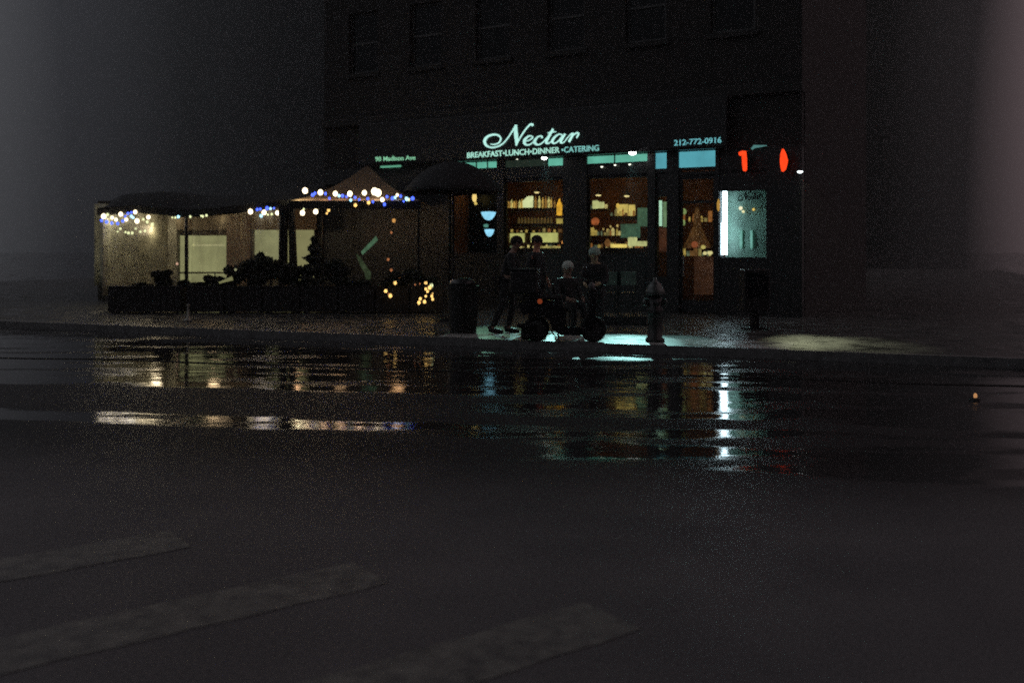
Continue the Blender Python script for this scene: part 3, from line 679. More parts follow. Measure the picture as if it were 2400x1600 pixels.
ibox('reception_desk', mat('red_desk', (.13, .055, .03), .6, emit=(.022, .009, .004), strength=1, var=.35), 1627, 601, 1673, 690, 1.3, .5, 'reddish brown desk front seen through the glass door', 'desk')
ball('amber_sconce', glow('sconce', (.40, .22, .04), 1), 1684, 481, 7, 26, -.05, 'slim amber sconce left of the cold white tube', 'sconce')

# ------------------------------------------------------------------ added spots at the small corner lamp for the pavement glow
for tx, ty in ((5.0, 16.0), (5.9, 15.4)): lamp('added_pavement_spot', 'SPOT', facw(1875, 408, -.45), 240, (.95, 1.0, .62), .06, (tx, ty, .1), 17, 1.0)

# ------------------------------------------------------------------ neighbouring building on the left, behind the tents
nb = empty('neighbour_building', (0, 0, 0)); tag(nb, 'dim building behind the dining tents with yellow lit shop windows', 'building')
YB = 28.6
GW = mat('grey_render', (.075, .070, .052), .85, var=.25, scale=1.5)
NX0 = -12.45; NX1 = -5.35
lw = [(418, 533, 552, 674), (594, 656, 521, 625), (672, 737, 521, 660)]
hl = []
for x0, x1, y0, y1 in lw:
    a = P(x0, y0, YB); c = P(x1, y1, YB); hl.append((a.x, c.x, c.z, a.z))
# wall in vertical slices round the openings
q = MB(); x = NX0
for a, c, z0, z1 in hl:
    q.box(x, YB, .13, a, YB+.3, 3.1); q.box(a, YB, .13, c, YB+.3, z0); q.box(a, YB, z1, c, YB+.3, 3.1); x = c
q.box(x, YB, .13, NX1, YB+.3, 3.1); q.box(NX0, YB+.3, .13, NX0+.3, YB+9, 3.1); q.box(NX1-.3, YB+.3, .13, NX1, YB+9, 3.1)
q.build('wall', GW, nb)
LWM = [glow('shop_light_a', (.25, .25, .115), 1.0, var=.22, scale=1.6), glow('shop_light_b', (.25, .25, .12), 1.0, var=.25, scale=1.8), glow('shop_light_c', (.20, .19, .085), 1.0, var=.2, scale=1.8)]
for i, (a, c, z0, z1) in enumerate(hl):
    f = MB(); f.box(a-.06, YB-.06, z1, c+.06, YB-.003, z1+.08); f.box(a-.06, YB-.06, z0-.08, c+.06, YB-.003, z0); f.box(a-.06, YB-.06, z0, a, YB-.003, z1); f.box(c, YB-.06, z0, c+.06, YB-.003, z1)
    if i == 0: f.box(a, YB+.05, z0+.42, c, YB+.09, z0+.47)
    fo = f.build('window', mat('brown_frame', (.05, .03, .02), .6), nb)
    g = MB(); g.box(a, YB+.15, z0, c, YB+.17, z1); g.build('pane', LWM[i], fo)
    if i == 0:
        g = MB(); g.box(a+.25*(c-a), YB+.10, z0+(z1-z0)*.80, c-.12, YB+.13, z0+(z1-z0)*.83); g.box(a+.28*(c-a), YB+.10, z0+(z1-z0)*.80, a+.30*(c-a), YB+.13, z1); g.build('blind_rail', mat('blind', (.5, .5, .35), .7, emit=(.33, .32, .16)), fo)
# pale sill strip over the first window
g = MB(); a = P(422, 529, YB-.2); c = P(532, 537, YB-.2); g.box(a.x, YB-.25, c.z, c.x, YB-.003, a.z); g.build('ledge', mat('pale_ledge', (.6, .52, .34), .7), nb)
g = MB(); a = P(422, 540, YB-.2); c = P(590, 551, YB-.2); g.box(a.x, YB-.22, c.z, c.x, YB-.003, a.z); g.build('ledge', mat('brown_ledge', (.05, .025, .015), .7), nb)
# arches behind the second tent
for k, (px, r) in enumerate(((796, 36), (866, 33), (930, 33))):
    c0 = P(px, 535, YB-.1); rr = r/F*YB; g = MB()
    pts = [(c0.x+rr*math.cos(t), YB-.08, c0.z+rr*1.15*math.sin(t)) for t in [math.pi*i/14 for i in range(15)]]
    pts = [(pts[0][0], YB-.08, 1.0)]+pts+[(pts[-1][0], YB-.08, 1.0)]
    g.tube(pts, .035, 6); fo = g.build('arch_window', mat('arch_frame', (.012, .008, .006), .7), nb)
    ga = MB(); ap = [(c0.x+rr*.94*math.cos(t), c0.z+rr*1.1*math.sin(t)) for t in [math.pi*i/14 for i in range(15)]]
    ga.M = Matrix.Translation((0, YB-.06, 0)); ga.prism([(ap[0][0], 1.0)]+ap+[(ap[-1][0], 1.0)], t=.04); ga.build('pane', mat('smoky_pane', (.045, .035, .022), .3, var=.4, scale=3), fo)

# ------------------------------------------------------------------ dining tents
VINYL = mat('beige_vinyl', (.34, .35, .27), .45, var=.4, scale=2.6, bump=.8)
ROOFC = mat('pale_roof_canvas', (.14, .10, .062), .8, var=.15, scale=2)
t1 = empty('dining_tent', P(450, 754, 24.0)*1.0); t1.location = (0, 0, 0); tag(t1, 'long dining tent with sagging dark roof edge and beige walls', 'tent')
YF, YBk = 23.6, 27.2
EDGE = [(228, 502), (262, 500), (320, 496), (375, 501), (437, 507.5), (500, 503), (560, 496.5), (600, 491.5), (655, 483.5), (742, 478)]
def edge(px):
    for (x0, y0), (x1, y1) in zip(EDGE, EDGE[1:]):
        if px <= x1: return y0+(y1-y0)*(px-x0)/(x1-x0)
    return EDGE[-1][1]
q = MB()
def roof(u, v):
    px = 228+(742-228)*u; e_ = P(px, edge(px), YF)
    return Vector((e_.x*(1+.0*v), YF+(YBk+.3-YF)*v, e_.z+.55*math.sin(min(v, 1)*math.pi)*.9+.25*v))
q.grid(roof, 24, 8); q.build('roof', CANVAS_DK, t1, True, solid=.03)
q = MB(); 
def valance(u, v):
    px = 228+(742-228)*u; e_ = P(px, edge(px), YF-.02); return Vector((e_.x, YF-.02, e_.z+.16-.16*v))
q.grid(valance, 24, 1); q.build('valance', CANVAS_DK, t1, solid=.02)
# left side wall and part of the front curtain, beige, slanting in at the bottom
def wallg(p0, p1, zt0, zt1, zb, sag=.03, n=14):
    def f(u, v):
        x = p0[0]+(p1[0]-p0[0])*u; y = p0[1]+(p1[1]-p0[1])*u; z = (zt0+(zt1-zt0)*u)*(1-v)+zb*v
        return Vector((x+.03*math.sin(u*40)*v, y+sag*math.sin(u*34)*(.3+v), z))
    return f
c1 = P(232, 503, YF)
zt = lambda px: P(px, edge(px), YF).z
q = MB(); q.grid(wallg((P(238, 500, YF).x, YF+.05), (P(262, 500, YF).x+.1, YBk), zt(232)-.02, zt(262)+.15, .5), 20, 6); q.build('side_wall', VINYL, t1, True, solid=.01)
q = MB(); q.grid(wallg((P(238, 500, YBk).x-.2, YBk-.02), (P(414, 500, YBk).x, YBk-.02), 2.95, 2.95, .6, .05), 40, 6); q.build('back_wall', VINYL, t1, True, solid=.01)
q = MB(); q.box(P(414, 0, YBk).x, YBk-.03, 2.2, P(742, 0, YBk).x, YBk, 2.95); q.build('back_valance', mat('brown_vinyl', (.15, .12, .08), .7, var=.2), t1)
q = MB(); q.box(P(532, 0, YBk).x, YBk-.06, .5, P(588, 0, YBk).x, YBk-.035, 2.6); q.build('back_curtain', mat('brown_vinyl_b', (.14, .09, .06), .7, var=.3), t1)
for px, y0_, r_ in ((437, 506, .045), ):
    a = P(px, y0_, YF); q = MB(); q.tube([(a.x, YF, .13), (a.x, YF, a.z)], r_); q.lathe([(.14, 0), (.14, .02), (.05, .04)], (a.x, YF, .13)); q.build('post', DARKMETAL, t1)
a = P(566, 500, YF+2); q = MB(); q.tube([(a.x, YF+2, 1.9), (a.x, YF+2, 2.6)], .02); q.build('strap', mat('pale_strap', (.4, .35, .2), .7), t1)
# clear plastic front of the long tent: a hazy creased film
fm = bpy.data.materials.new('creased_clear_plastic'); fm.use_nodes = True; n_ = fm.node_tree; n_.nodes.clear()
o1 = n_.nodes.new('ShaderNodeOutputMaterial'); mx1 = n_.nodes.new('ShaderNodeMixShader'); tr = n_.nodes.new('ShaderNodeBsdfTransparent'); mx2 = n_.nodes.new('ShaderNodeMixShader')
df = n_.nodes.new('ShaderNodeBsdfTranslucent'); df.inputs[0].default_value = (.75, .76, .62, 1); gl = n_.nodes.new('ShaderNodeBsdfDiffuse'); gl.inputs[0].default_value = (.7, .72, .62, 1)
nz = n_.nodes.new('ShaderNodeTexNoise'); nz.inputs['Scale'].default_value = 1.6; nz.inputs['Detail'].default_value = 6; nz.inputs['Distortion'].default_value = 1.5
t_ = n_.nodes.new('ShaderNodeTexCoord'); mq = n_.nodes.new('ShaderNodeMapping'); mq.inputs['Scale'].default_value = (1.6, 1, .5); n_.links.new(t_.outputs['Object'], mq.inputs[0]); n_.links.new(mq.outputs[0], nz.inputs['Vector'])
rp = n_.nodes.new('ShaderNodeMapRange'); rp.inputs[1].default_value = .35; rp.inputs[2].default_value = .7; rp.inputs[3].default_value = .10; rp.inputs[4].default_value = .42; n_.links.new(nz.outputs[0], rp.inputs[0])
n_.links.new(df.outputs[0], mx2.inputs[1]); n_.links.new(gl.outputs[0], mx2.inputs[2]); n_.links.new(rp.outputs[0], mx1.inputs[0]); n_.links.new(tr.outputs[0], mx1.inputs[1]); n_.links.new(mx2.outputs[0], mx1.inputs[2]); n_.links.new(mx1.outputs[0], o1.inputs[0])
for pa_, pb_ in ((240, 434), (440, 654)):
    q = MB()
    def film(u, v, pa_=pa_, pb_=pb_):
        px = pa_+(pb_-pa_)*u; e_ = P(px, edge(px), YF); return Vector((e_.x, YF+.25+.03*math.sin(px*.09)+.02*math.sin(px*.23+v*5), e_.z*(1-v)+.6*v))
    q.grid(film, 40, 12); q.build('plastic_front', fm, t1, True)
# gathered curtains and posts between the tents
for x0, x1, xb0, xb1 in ((655, 673, 651, 668), (675, 687, 679, 698)):
    q = MB()
    def cur(u, v, x0=x0, x1=x1, xb0=xb0, xb1=xb1):
        px = (x0+(x1-x0)*u)*(1-v)+(xb0+(xb1-xb0)*u)*v; p = P(px, 478, YF-.15); z = P(px, 478, YF).z*(1-v)+.3*v
        return Vector((p.x, YF-.15+.05*math.sin(u*14), z))
    q.grid(cur, 10, 8); q.build('gathered_curtain', CANVAS_DK, t1, True, solid=.03)
q = MB(); a = P(655, 470, YF-.1); c = P(688, 505, YF-.1); q.box(a.x, YF-.2, c.z, c.x, YF-.1, a.z, .01); q.build('curtain_box', CANVAS_DK, t1)
lamp('tent_glow', 'POINT', (P(275, 520, 25.6).x, 25.4, 2.35), 24, (1, .82, .55), .15)
lamp('tent_glow', 'POINT', (P(345, 540, 25.6).x, 26.2, 2.2), 9, (1, .80, .50), .15)
lamp('tent_glow', 'POINT', (P(500, 540, 25.6).x, 25.6, 2.3), 7, (1, .70, .38), .15)
lamp('tent_glow', 'POINT', (P(690, 540, 25.6).x, 25.6, 2.3), 7, (1, .55, .28), .15)

# second tent: pyramid roof
t2 = empty('dining_tent', (0, 0, 0)); tag(t2, 'second dining tent with pyramid roof glowing under white and blue bulbs', 'tent')
Y2 = 23.2
eL = P(681, 470, Y2); eR = P(985, 474, Y2); ap = Vector(((eL.x+eR.x)/2, Y2+1.9, P(838, 388, Y2+1.9).z))
z_e = eL.z
bl = Vector((eL.x, Y2+3.8, z_e)); br = Vector((eR.x, Y2+3.8, z_e)); fl = Vector((eL.x, Y2, z_e)); fr_ = Vector((eR.x, Y2, z_e))
q = MB()
for A, B_ in ((fl, fr_), (fr_, br), (br, bl), (bl, fl)):
    def tri(u, v, A=A, B_=B_):
        e0 = A.lerp(B_, u); p = e0.lerp(ap, v*.999); p.z -= .16*math.sin(math.pi*v)*(1-.2*v)-.0; return p
    q.grid(tri, 14, 10)
bmesh.ops.remove_doubles(q.bm, verts=q.bm.verts, dist=.004)
q.build('roof', ROOFC, t2, False, solid=.012)
q = MB(); q.box(eL.x-.02, Y2-.10, z_e-.21, eR.x+.02, Y2-.03, z_e-.01, .008); q.build('beam', mat('black_beam', (.008, .008, .008), .7), t2)
for x in (eL.x+.05, eR.x-.05):
    for y in (Y2+.05, Y2+3.7): q = MB(); q.tube([(x, y, .13), (x, y, z_e-.02)], .035); q.build('post', DARKMETAL, t2)
q = MB(); a = P(846, 590, Y2+.3); c = P(886, 553, Y2+.3)
q.quad((a.x, Y2+.3, a.z), (a.x+.04, Y2+.3, a.z-.08), (c.x, Y2+.3, c.z-.10), (c.x-.05, Y2+.3, c.z)); q.build('tied_flap', mat('green_sheen', (.2, .35, .22), .5, emit=(.045, .10, .055), strength=1, var=.3), t2, solid=.015)  # green curtain highlight put in as a faintly glowing flap
q = MB()
def flap(u, v):
    xx = [(834, 596), (838, 606), (846, 625), (855, 640), (858, 655)]
    i = min(int(v*4), 3); f = v*4-i; px = xx[i][0]*(1-f)+xx[i+1][0]*f; py = xx[i][1]*(1-f)+xx[i+1][1]*f; wv = [4, 9, 14, 15, 10]; w_ = wv[i]*(1-f)+wv[i+1]*f
    p = P(px+w_*u, py, Y2+.5); return p
q.grid(flap, 3, 8); q.build('hanging_flap', mat('green_sheen_dim', (.15, .22, .12), .5, emit=(.020, .030, .014), strength=1, var=.5), t2, solid=.015)  # dim green streak of light put in as emission
lamp('tent_glow', 'POINT', (P(800, 500, 25).x, 24.8, 2.4), 3, (1, .6, .3), .15)
lamp('tent_glow', 'POINT', (P(935, 520, 25).x, 24.8, 2.3), 3, (1, .55, .25), .15)

# ------------------------------------------------------------------ string lights
WB = glow('warm_bulb', (1.0, .81, .52), 3.6); WBD = glow('dim_warm_bulb', (.75, .80, .42), 1.4); BB = glow('blue_bulb', (.06, .12, .95), 2.4); CB = glow('cyan_bulb', (.40, .80, 1.0), 2.0)
OB = glow('orange_bulb', (1.0, .60, .18), 1.6); OD = glow('dim_orange_bulb', (.36, .13, .05), 1.0)
BULB_ME = {}
def bulb_mesh(m):
    if m.name not in BULB_ME:
        q = MB(); q.ball((0, 0, 0), 1.0, 10, (1, 1, 1.15)); o = q.build('tmp', m, None, True); BULB_ME[m.name] = o.data; bpy.data.objects.remove(o)
    return BULB_ME[m.name]
def string(label, bulbs, Y, cable=True, sag=.02, group='string lights'):
    rt = empty('string_light', P(bulbs[0][0], bulbs[0][1], Y)); tag(rt, label, 'string light', group)
    base = rt.location
    pts = sorted(bulbs, key=lambda b_: b_[0])
    if cable:
        cp = [P(b_[0], b_[1]-b_[2]*.5, Y)-base for b_ in pts if len(b_) < 5]
        if len(cp) > 1: q = MB(); q.tube(cp, .005, 5); q.build('cable', DARKMETAL, rt)
    for b_ in bulbs:
        o = bpy.data.objects.new('bulb', bulb_mesh(b_[3])); COL.objects.link(o); o.parent = rt
        dy = random.uniform(-.05, .05)
        o.location = P(b_[0], b_[1], Y+dy)-base; s_ = b_[2]/2/F*Y*.80; o.scale = (s_, s_, s_)
    return rt
string('bright warm white bulbs along the left end of the long tent', [(243, 507, 14, WB), (252, 503, 8, WBD), (263, 510, 9, WB), (272, 515, 9, WB), (283, 502, 12, WB), (296, 515, 9, WB), (308, 507, 8, CB), (317, 497, 11, WB), (321, 518, 13, WB), (336, 514, 7, WBD), (348, 509, 11, WB), (345, 520, 8, WBD), (357, 526, 9, WBD)], YF-.12)
string('blue bulbs mixed in at the left end of the long tent', [(238, 517, 8, BB), (250, 520, 9, BB), (262, 523, 8, BB), (276, 524, 8, BB), (288, 518, 8, BB), (300, 500, 7, BB), (308, 498, 6, BB), (293, 507, 7, BB), (312, 510, 7, CB)], YF-.05)
string('small dim bulbs drooping on the beige tent wall', [(245, 538, 6, WBD), (256, 532, 7, WBD), (276, 543, 5, WBD), (282, 536, 7, WBD), (294, 544, 6, WBD), (301, 546, 8, WBD), (310, 546, 8, WBD), (318, 536, 6, WBD), (329, 543, 7, WBD), (340, 541, 7, WBD)], YF+.5)
string('small pale bulbs either side of the thin tent post', [(404, 510, 5, WBD), (411, 510, 6, WBD), (418, 508, 8, CB), (446, 508, 7, WBD), (471, 506, 5, WBD), (475, 507, 7, WBD), (484, 505, 7, WBD)], YF-.1)
string('large white bulbs at the right end of the long tent', [(587, 496, 14, WB), (612, 506, 9, CB), (619, 498, 13, WB), (628, 503, 6, WBD), (637, 502, 7, WBD), (650, 499, 12, WB)], YF-.12)
string('blue bulbs at the right end of the long tent', [(603, 491, 8, BB), (610, 490, 7, BB), (626, 488, 10, BB), (634, 489, 7, CB), (642, 488, 6, BB)], YF-.08)
string('white bulbs hanging just below the black beam', [(709, 499, 14, WB), (712, 490, 6, WBD), (740, 496, 14, WB), (770, 493, 9, OB), (766, 500, 6, OB)], Y2-.06)
string('large white bulbs across the pyramid roof edge', [(715, 447, 16, WB), (751, 451, 15, WB), (786, 454, 14, WB), (820, 454, 15, WB), (854, 452, 14, WB), (878, 449, 20, WB), (886, 452, 20, WB), (896, 468, 12, WB), (931, 457, 8, WB), (864, 475, 10, OB), (833, 481, 10, OB), (953, 466, 11, CB), (958, 468, 8, WBD)], Y2-.15)
string('blue bulbs between the white ones on the pyramid roof', [(733, 457, 10, BB), (738, 453, 8, BB), (763, 454, 8, BB), (772, 465, 7, BB), (795, 459, 8, CB), (803, 459, 9, BB), (812, 461, 7, BB), (822, 469, 8, CB), (832, 463, 8, BB), (842, 468, 7, BB), (862, 466, 8, BB), (874, 473, 7, BB), (901, 479, 9, BB), (907, 461, 8, BB), (920, 465, 10, BB), (926, 463, 8, CB), (939, 460, 8, BB), (946, 472, 6, BB), (967, 465, 11, BB)], Y2-.1)
string('dim orange bulbs inside the dark part of the pyramid tent', [(923, 517, 11, OB if False else glow('mid_orange', (.62, .30, .08), 1)), (917, 545, 7, OD), (910, 608, 8, OD), (917, 633, 8, OD), (936, 650, 6, OD), (415, 618, 7, glow('pinkish_bulb', (.85, .50, .35), 1))], Y2+1.2, cable=False)
string('warm bulbs woven in the left dark shrub at the parasol', [(926, 663, 10, OB), (904, 682, 10, OB), (915, 693, 11, OB), (911, 689, 6, OD)], 22.4)
string('dense cluster of warm bulbs in the shrub beside the parasol', [(998, 663, 9, OB), (1011, 669, 11, WBD), (1007, 674, 11, OB), (998, 677, 8, OB), (1002, 683, 8, OB), (998, 694, 7, OB), (1012, 694, 8, OB), (1014, 701, 8, OB), (985, 700, 9, OB), (982, 709, 10, OB), (995, 707, 10, OB), (973, 667, 5, OD), (984, 665, 5, OD), (1013, 688, 6, OB)], 22.2)
for px, py, e_, c in ((252, 512, 14, (1, .86, .62)), (300, 512, 12, (1, .86, .62)), (340, 514, 10, (1, .80, .5)), (420, 516, 3, (1, .7, .4)), (520, 514, 3, (1, .7, .4)), (617, 500, 8, (1, .8, .6)), (700, 460, 1.1, (1, .85, .5)), (722, 456, .7, (1, .72, .42)), (760, 456, .7, (1, .62, .36)), (800, 456, .7, (1, .62, .36)), (840, 456, .7, (1, .65, .38)), (882, 453, 1.5, (1, .75, .55)), (930, 460, .4, (.5, .6, 1))):
    y = YF+.3 if py > 480 else Y2-.02
    lamp('bulb_light', 'POINT', P(px, py, y), e_*(.75 if py > 480 else 4.2), c, .2 if py > 480 else .07)

# ------------------------------------------------------------------ shrubs in planters
LEAF = mat('dark_leaf', (.018, .028, .016), .6, var=.5, scale=3)
BARK = mat('bark', (.03, .02, .015), .9)
TERRA = mat('dark_planter', (.016, .016, .017), .7, var=.3)
def shrub(px, ptop, Y, wpx, zb, label, cone=False, n=900):
    c = P(px, ptop, Y); w_ = wpx/F*Y/2; top = c.z; rt = empty('shrub', (c.x, Y, zb)); tag(rt, label, 'shrub', None)
    rnd = random.Random(int(px*7+ptop)); q = MB(); Hh = top-zb
    lob = [(rnd.uniform(-.55, .55), rnd.uniform(.3, .95), rnd.uniform(.3, .55)) for _ in range(7)]
    for i in range(n):
        if cone:
            v = rnd.random()**.8; rr = w_*(1-v*.85)*(.75+.3*math.sin(v*31+px)); a = rnd.uniform(0, 6.28); d_ = rr*rnd.random()**.5
            x, y, z = d_*math.cos(a), d_*math.sin(a)*.8, Hh*(.08+.92*v)
        else:
            l = lob[rnd.randrange(7)]; a = rnd.uniform(0, 6.28); ph = math.acos(rnd.uniform(-1, 1)); d_ = rnd.random()**.45*l[2]
            x = w_*(l[0]+d_*math.sin(ph)*math.cos(a)); y = w_*.7*d_*math.sin(ph)*math.sin(a); z = Hh*min(1.0, l[1]-.12+d_*.35*math.cos(ph)+.0)
        if z < .05: continue
        s_ = rnd.uniform(.035, .075); e1 = Vector((rnd.gauss(0, 1), rnd.gauss(0, 1), rnd.gauss(0, 1))).normalized(); e2 = e1.orthogonal().normalized()
        p = Vector((x, y, z)); vs_ = [q.bm.verts.new(p+e1*s_), q.bm.verts.new(p+e2*s_*.5), q.bm.verts.new(p-e1*s_), q.bm.verts.new(p-e2*s_*.5)]; q.bm.faces.new(vs_)
    q.build('foliage', LEAF, rt)
    q = MB(); q.tube([(0, 0, -.05), (.02, 0, Hh*.4), (0, 0, Hh*.8)], [.03, .022, .01], 7)
    for k in range(5):
        a = k*1.3; q.tube([(0, 0, Hh*.25), (w_*.4*math.cos(a), w_*.3*math.sin(a), Hh*.6)], [.014, .006], 5)
    q.build('stem', BARK, rt)
def planter(px0, px1, Y, h, label):
    x0 = P(px0, 0, Y).x; x1 = P(px1, 0, Y).x; rt = empty('planter_box', ((x0+x1)/2, Y, .13)); tag(rt, label, 'planter', 'planter boxes along the tents')
    hw = (x1-x0)/2; q = MB(); q.box(-hw, -.22, 0.04, hw, -.19, h); q.box(-hw, .19, 0.04, hw, .22, h); q.box(-hw, -.19, .04, -hw+.03, .19, h); q.box(hw-.03, -.19, .04, hw, .19, h)
    for i in range(1, 5): q.box(-hw+i*2*hw/5-.01, -.235, .06, -hw+i*2*hw/5+.01, -.222, h-.04)
    q.box(-hw-.015, -.24, h+.002, hw+.015, .24, h+.03); q.build('box', TERRA, rt)
    q = MB()
    for sx in (-1, 1):
        for sy in (-1, 1): q.box(sx*(hw-.08)-.03, sy*.15-.03, 0, sx*(hw-.08)+.03, sy*.15+.03, .036)
    q.build('feet', TERRA, rt)
PLN = [(262, 345), (348, 430), (446, 530), (534, 618), (622, 706), (710, 794), (798, 880), (884, 960), (964, 1040)]
PLL = ['leftmost planter box under the bright bulbs', 'planter box just left of the thin tent post', 'planter box just right of the thin tent post', 'planter box under the tall bushy shrub', 'planter box under the gathered curtains', 'planter box under the cone-shaped shrub', 'planter box under the green hanging flap', 'planter box holding the sparsely lit shrub', 'planter box holding the shrub with dense warm bulbs']
for (a, c), l in zip(PLN, PLL): planter(a, c, 22.9, .62, l)
SH = [(300, 676, 95, 'low shrub at the left end under the bright bulbs', 0), (385, 628, 62, 'dark shrub left of the thin tent post', 0), (462, 664, 62, 'low shrub right at the foot of the thin tent post', 0), (503, 626, 60, 'jagged small shrub in front of the lit window', 0), (552, 615, 70, 'shrub between the two lit windows', 0), (588, 570, 84, 'tall bushy shrub rising beside the second lit window', 0), (634, 592, 92, 'broad shrub in front of the gathered curtains', 0), (676, 606, 60, 'shrub under the gathered curtains', 0), (738, 556, 96, 'tall cone-shaped shrub in front of the pyramid tent', 1), (790, 596, 80, 'shrub right of the cone-shaped one', 0), (838, 654, 70, 'low shrub under the green hanging flap', 0), (905, 636, 84, 'dark shrub with a few warm bulbs', 0), (990, 630, 90, 'dark shrub with the dense warm bulbs beside the parasol', 0), (338, 664, 60, 'small dim shrub between the left end and the post', 0), (425, 655, 50, 'tiny shrub tucked behind the thin tent post', 0), (612, 588, 50, 'narrow shrub just left of the gathered curtains', 0), (706, 622, 50, 'small shrub between the curtains and the cone-shaped shrub', 0), (940, 648, 60, 'small shrub between the two lit shrubs', 0)]
for px, pt, wv, l, cn in SH: shrub(px, pt, 22.9 if px < 880 else 22.75, wv, .70, l, bool(cn), 1500)
# little tilted table seen in the tent
t_ = empty('tilted_menu', (0, 0, 0)); tag(t_, 'pale tilted folded sheet lying on the dark shrubs by the lit window', 'sheet')
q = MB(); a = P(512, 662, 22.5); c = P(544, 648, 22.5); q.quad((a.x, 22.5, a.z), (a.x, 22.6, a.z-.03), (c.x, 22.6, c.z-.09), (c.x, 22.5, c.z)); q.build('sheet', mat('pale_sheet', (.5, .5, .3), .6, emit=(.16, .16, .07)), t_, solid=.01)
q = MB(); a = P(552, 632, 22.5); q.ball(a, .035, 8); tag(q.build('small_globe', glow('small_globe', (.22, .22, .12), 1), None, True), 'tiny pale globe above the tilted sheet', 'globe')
# thin street pole in front
q = MB(); a = P(441, 0, 20.2); q.lathe([(.09, 0), (.09, .04), (.03, .08), (.026, .34), (.034, .36), (.0, .38)], (a.x, 20.2, .13)); tag(q.build('bollard', mat('worn_metal', (.30, .30, .26), .4, .4, var=.4, scale=20), None, True), 'slim metal bollard standing in front of the planters', 'bollard')

# ------------------------------------------------------------------ black parasol
pa = empty('parasol', P(1062, 700, 20.4)); pa.location.z = .13; tag(pa, 'large black parasol with domed canopy left of the cafe window', 'parasol')
Yp = 20.4; topz = P(1060, 378, Yp).z-.13; rimz = P(1180, 452, Yp).z-.13; Rp = (1180-1062)/F*Yp
q = MB(); n8 = 8
def can(u, v):
    a = 2*math.pi*u; k = abs(((u*n8) % 1)-.5)*2; r = Rp*v*(1-.05*(1-k)*v); z = topz-(topz-rimz)*(.20*v+.80*v**2.6)
    return Vector((r*math.cos(a), r*math.sin(a), z+.03*(1-k)*v))
q.grid(can, 48, 12); q.build('canopy', CANVAS_DK, pa, True, solid=.01)
q = MB(); q.tube([(0, 0, .08), (0, 0, topz+.05)], .028); q.ball((0, 0, topz+.07), .035, 10); q.build('pole', DARKMETAL, pa)
q = MB(); q.lathe([(.32, 0), (.32, .06), (.08, .09), (.05, .35)], seg=24); q.build('base', DARKMETAL, pa)
for k in range(8):
    a = 2*math.pi*(k+.0)/8; q = MB(); q.tube([(0, 0, topz-.02), (Rp*.5*math.cos(a), Rp*.5*math.sin(a), topz-(topz-rimz)*.29), (Rp*.97*math.cos(a), Rp*.97*math.sin(a), rimz+.06)], .009, 6); q.build('rib', DARKMETAL, pa)

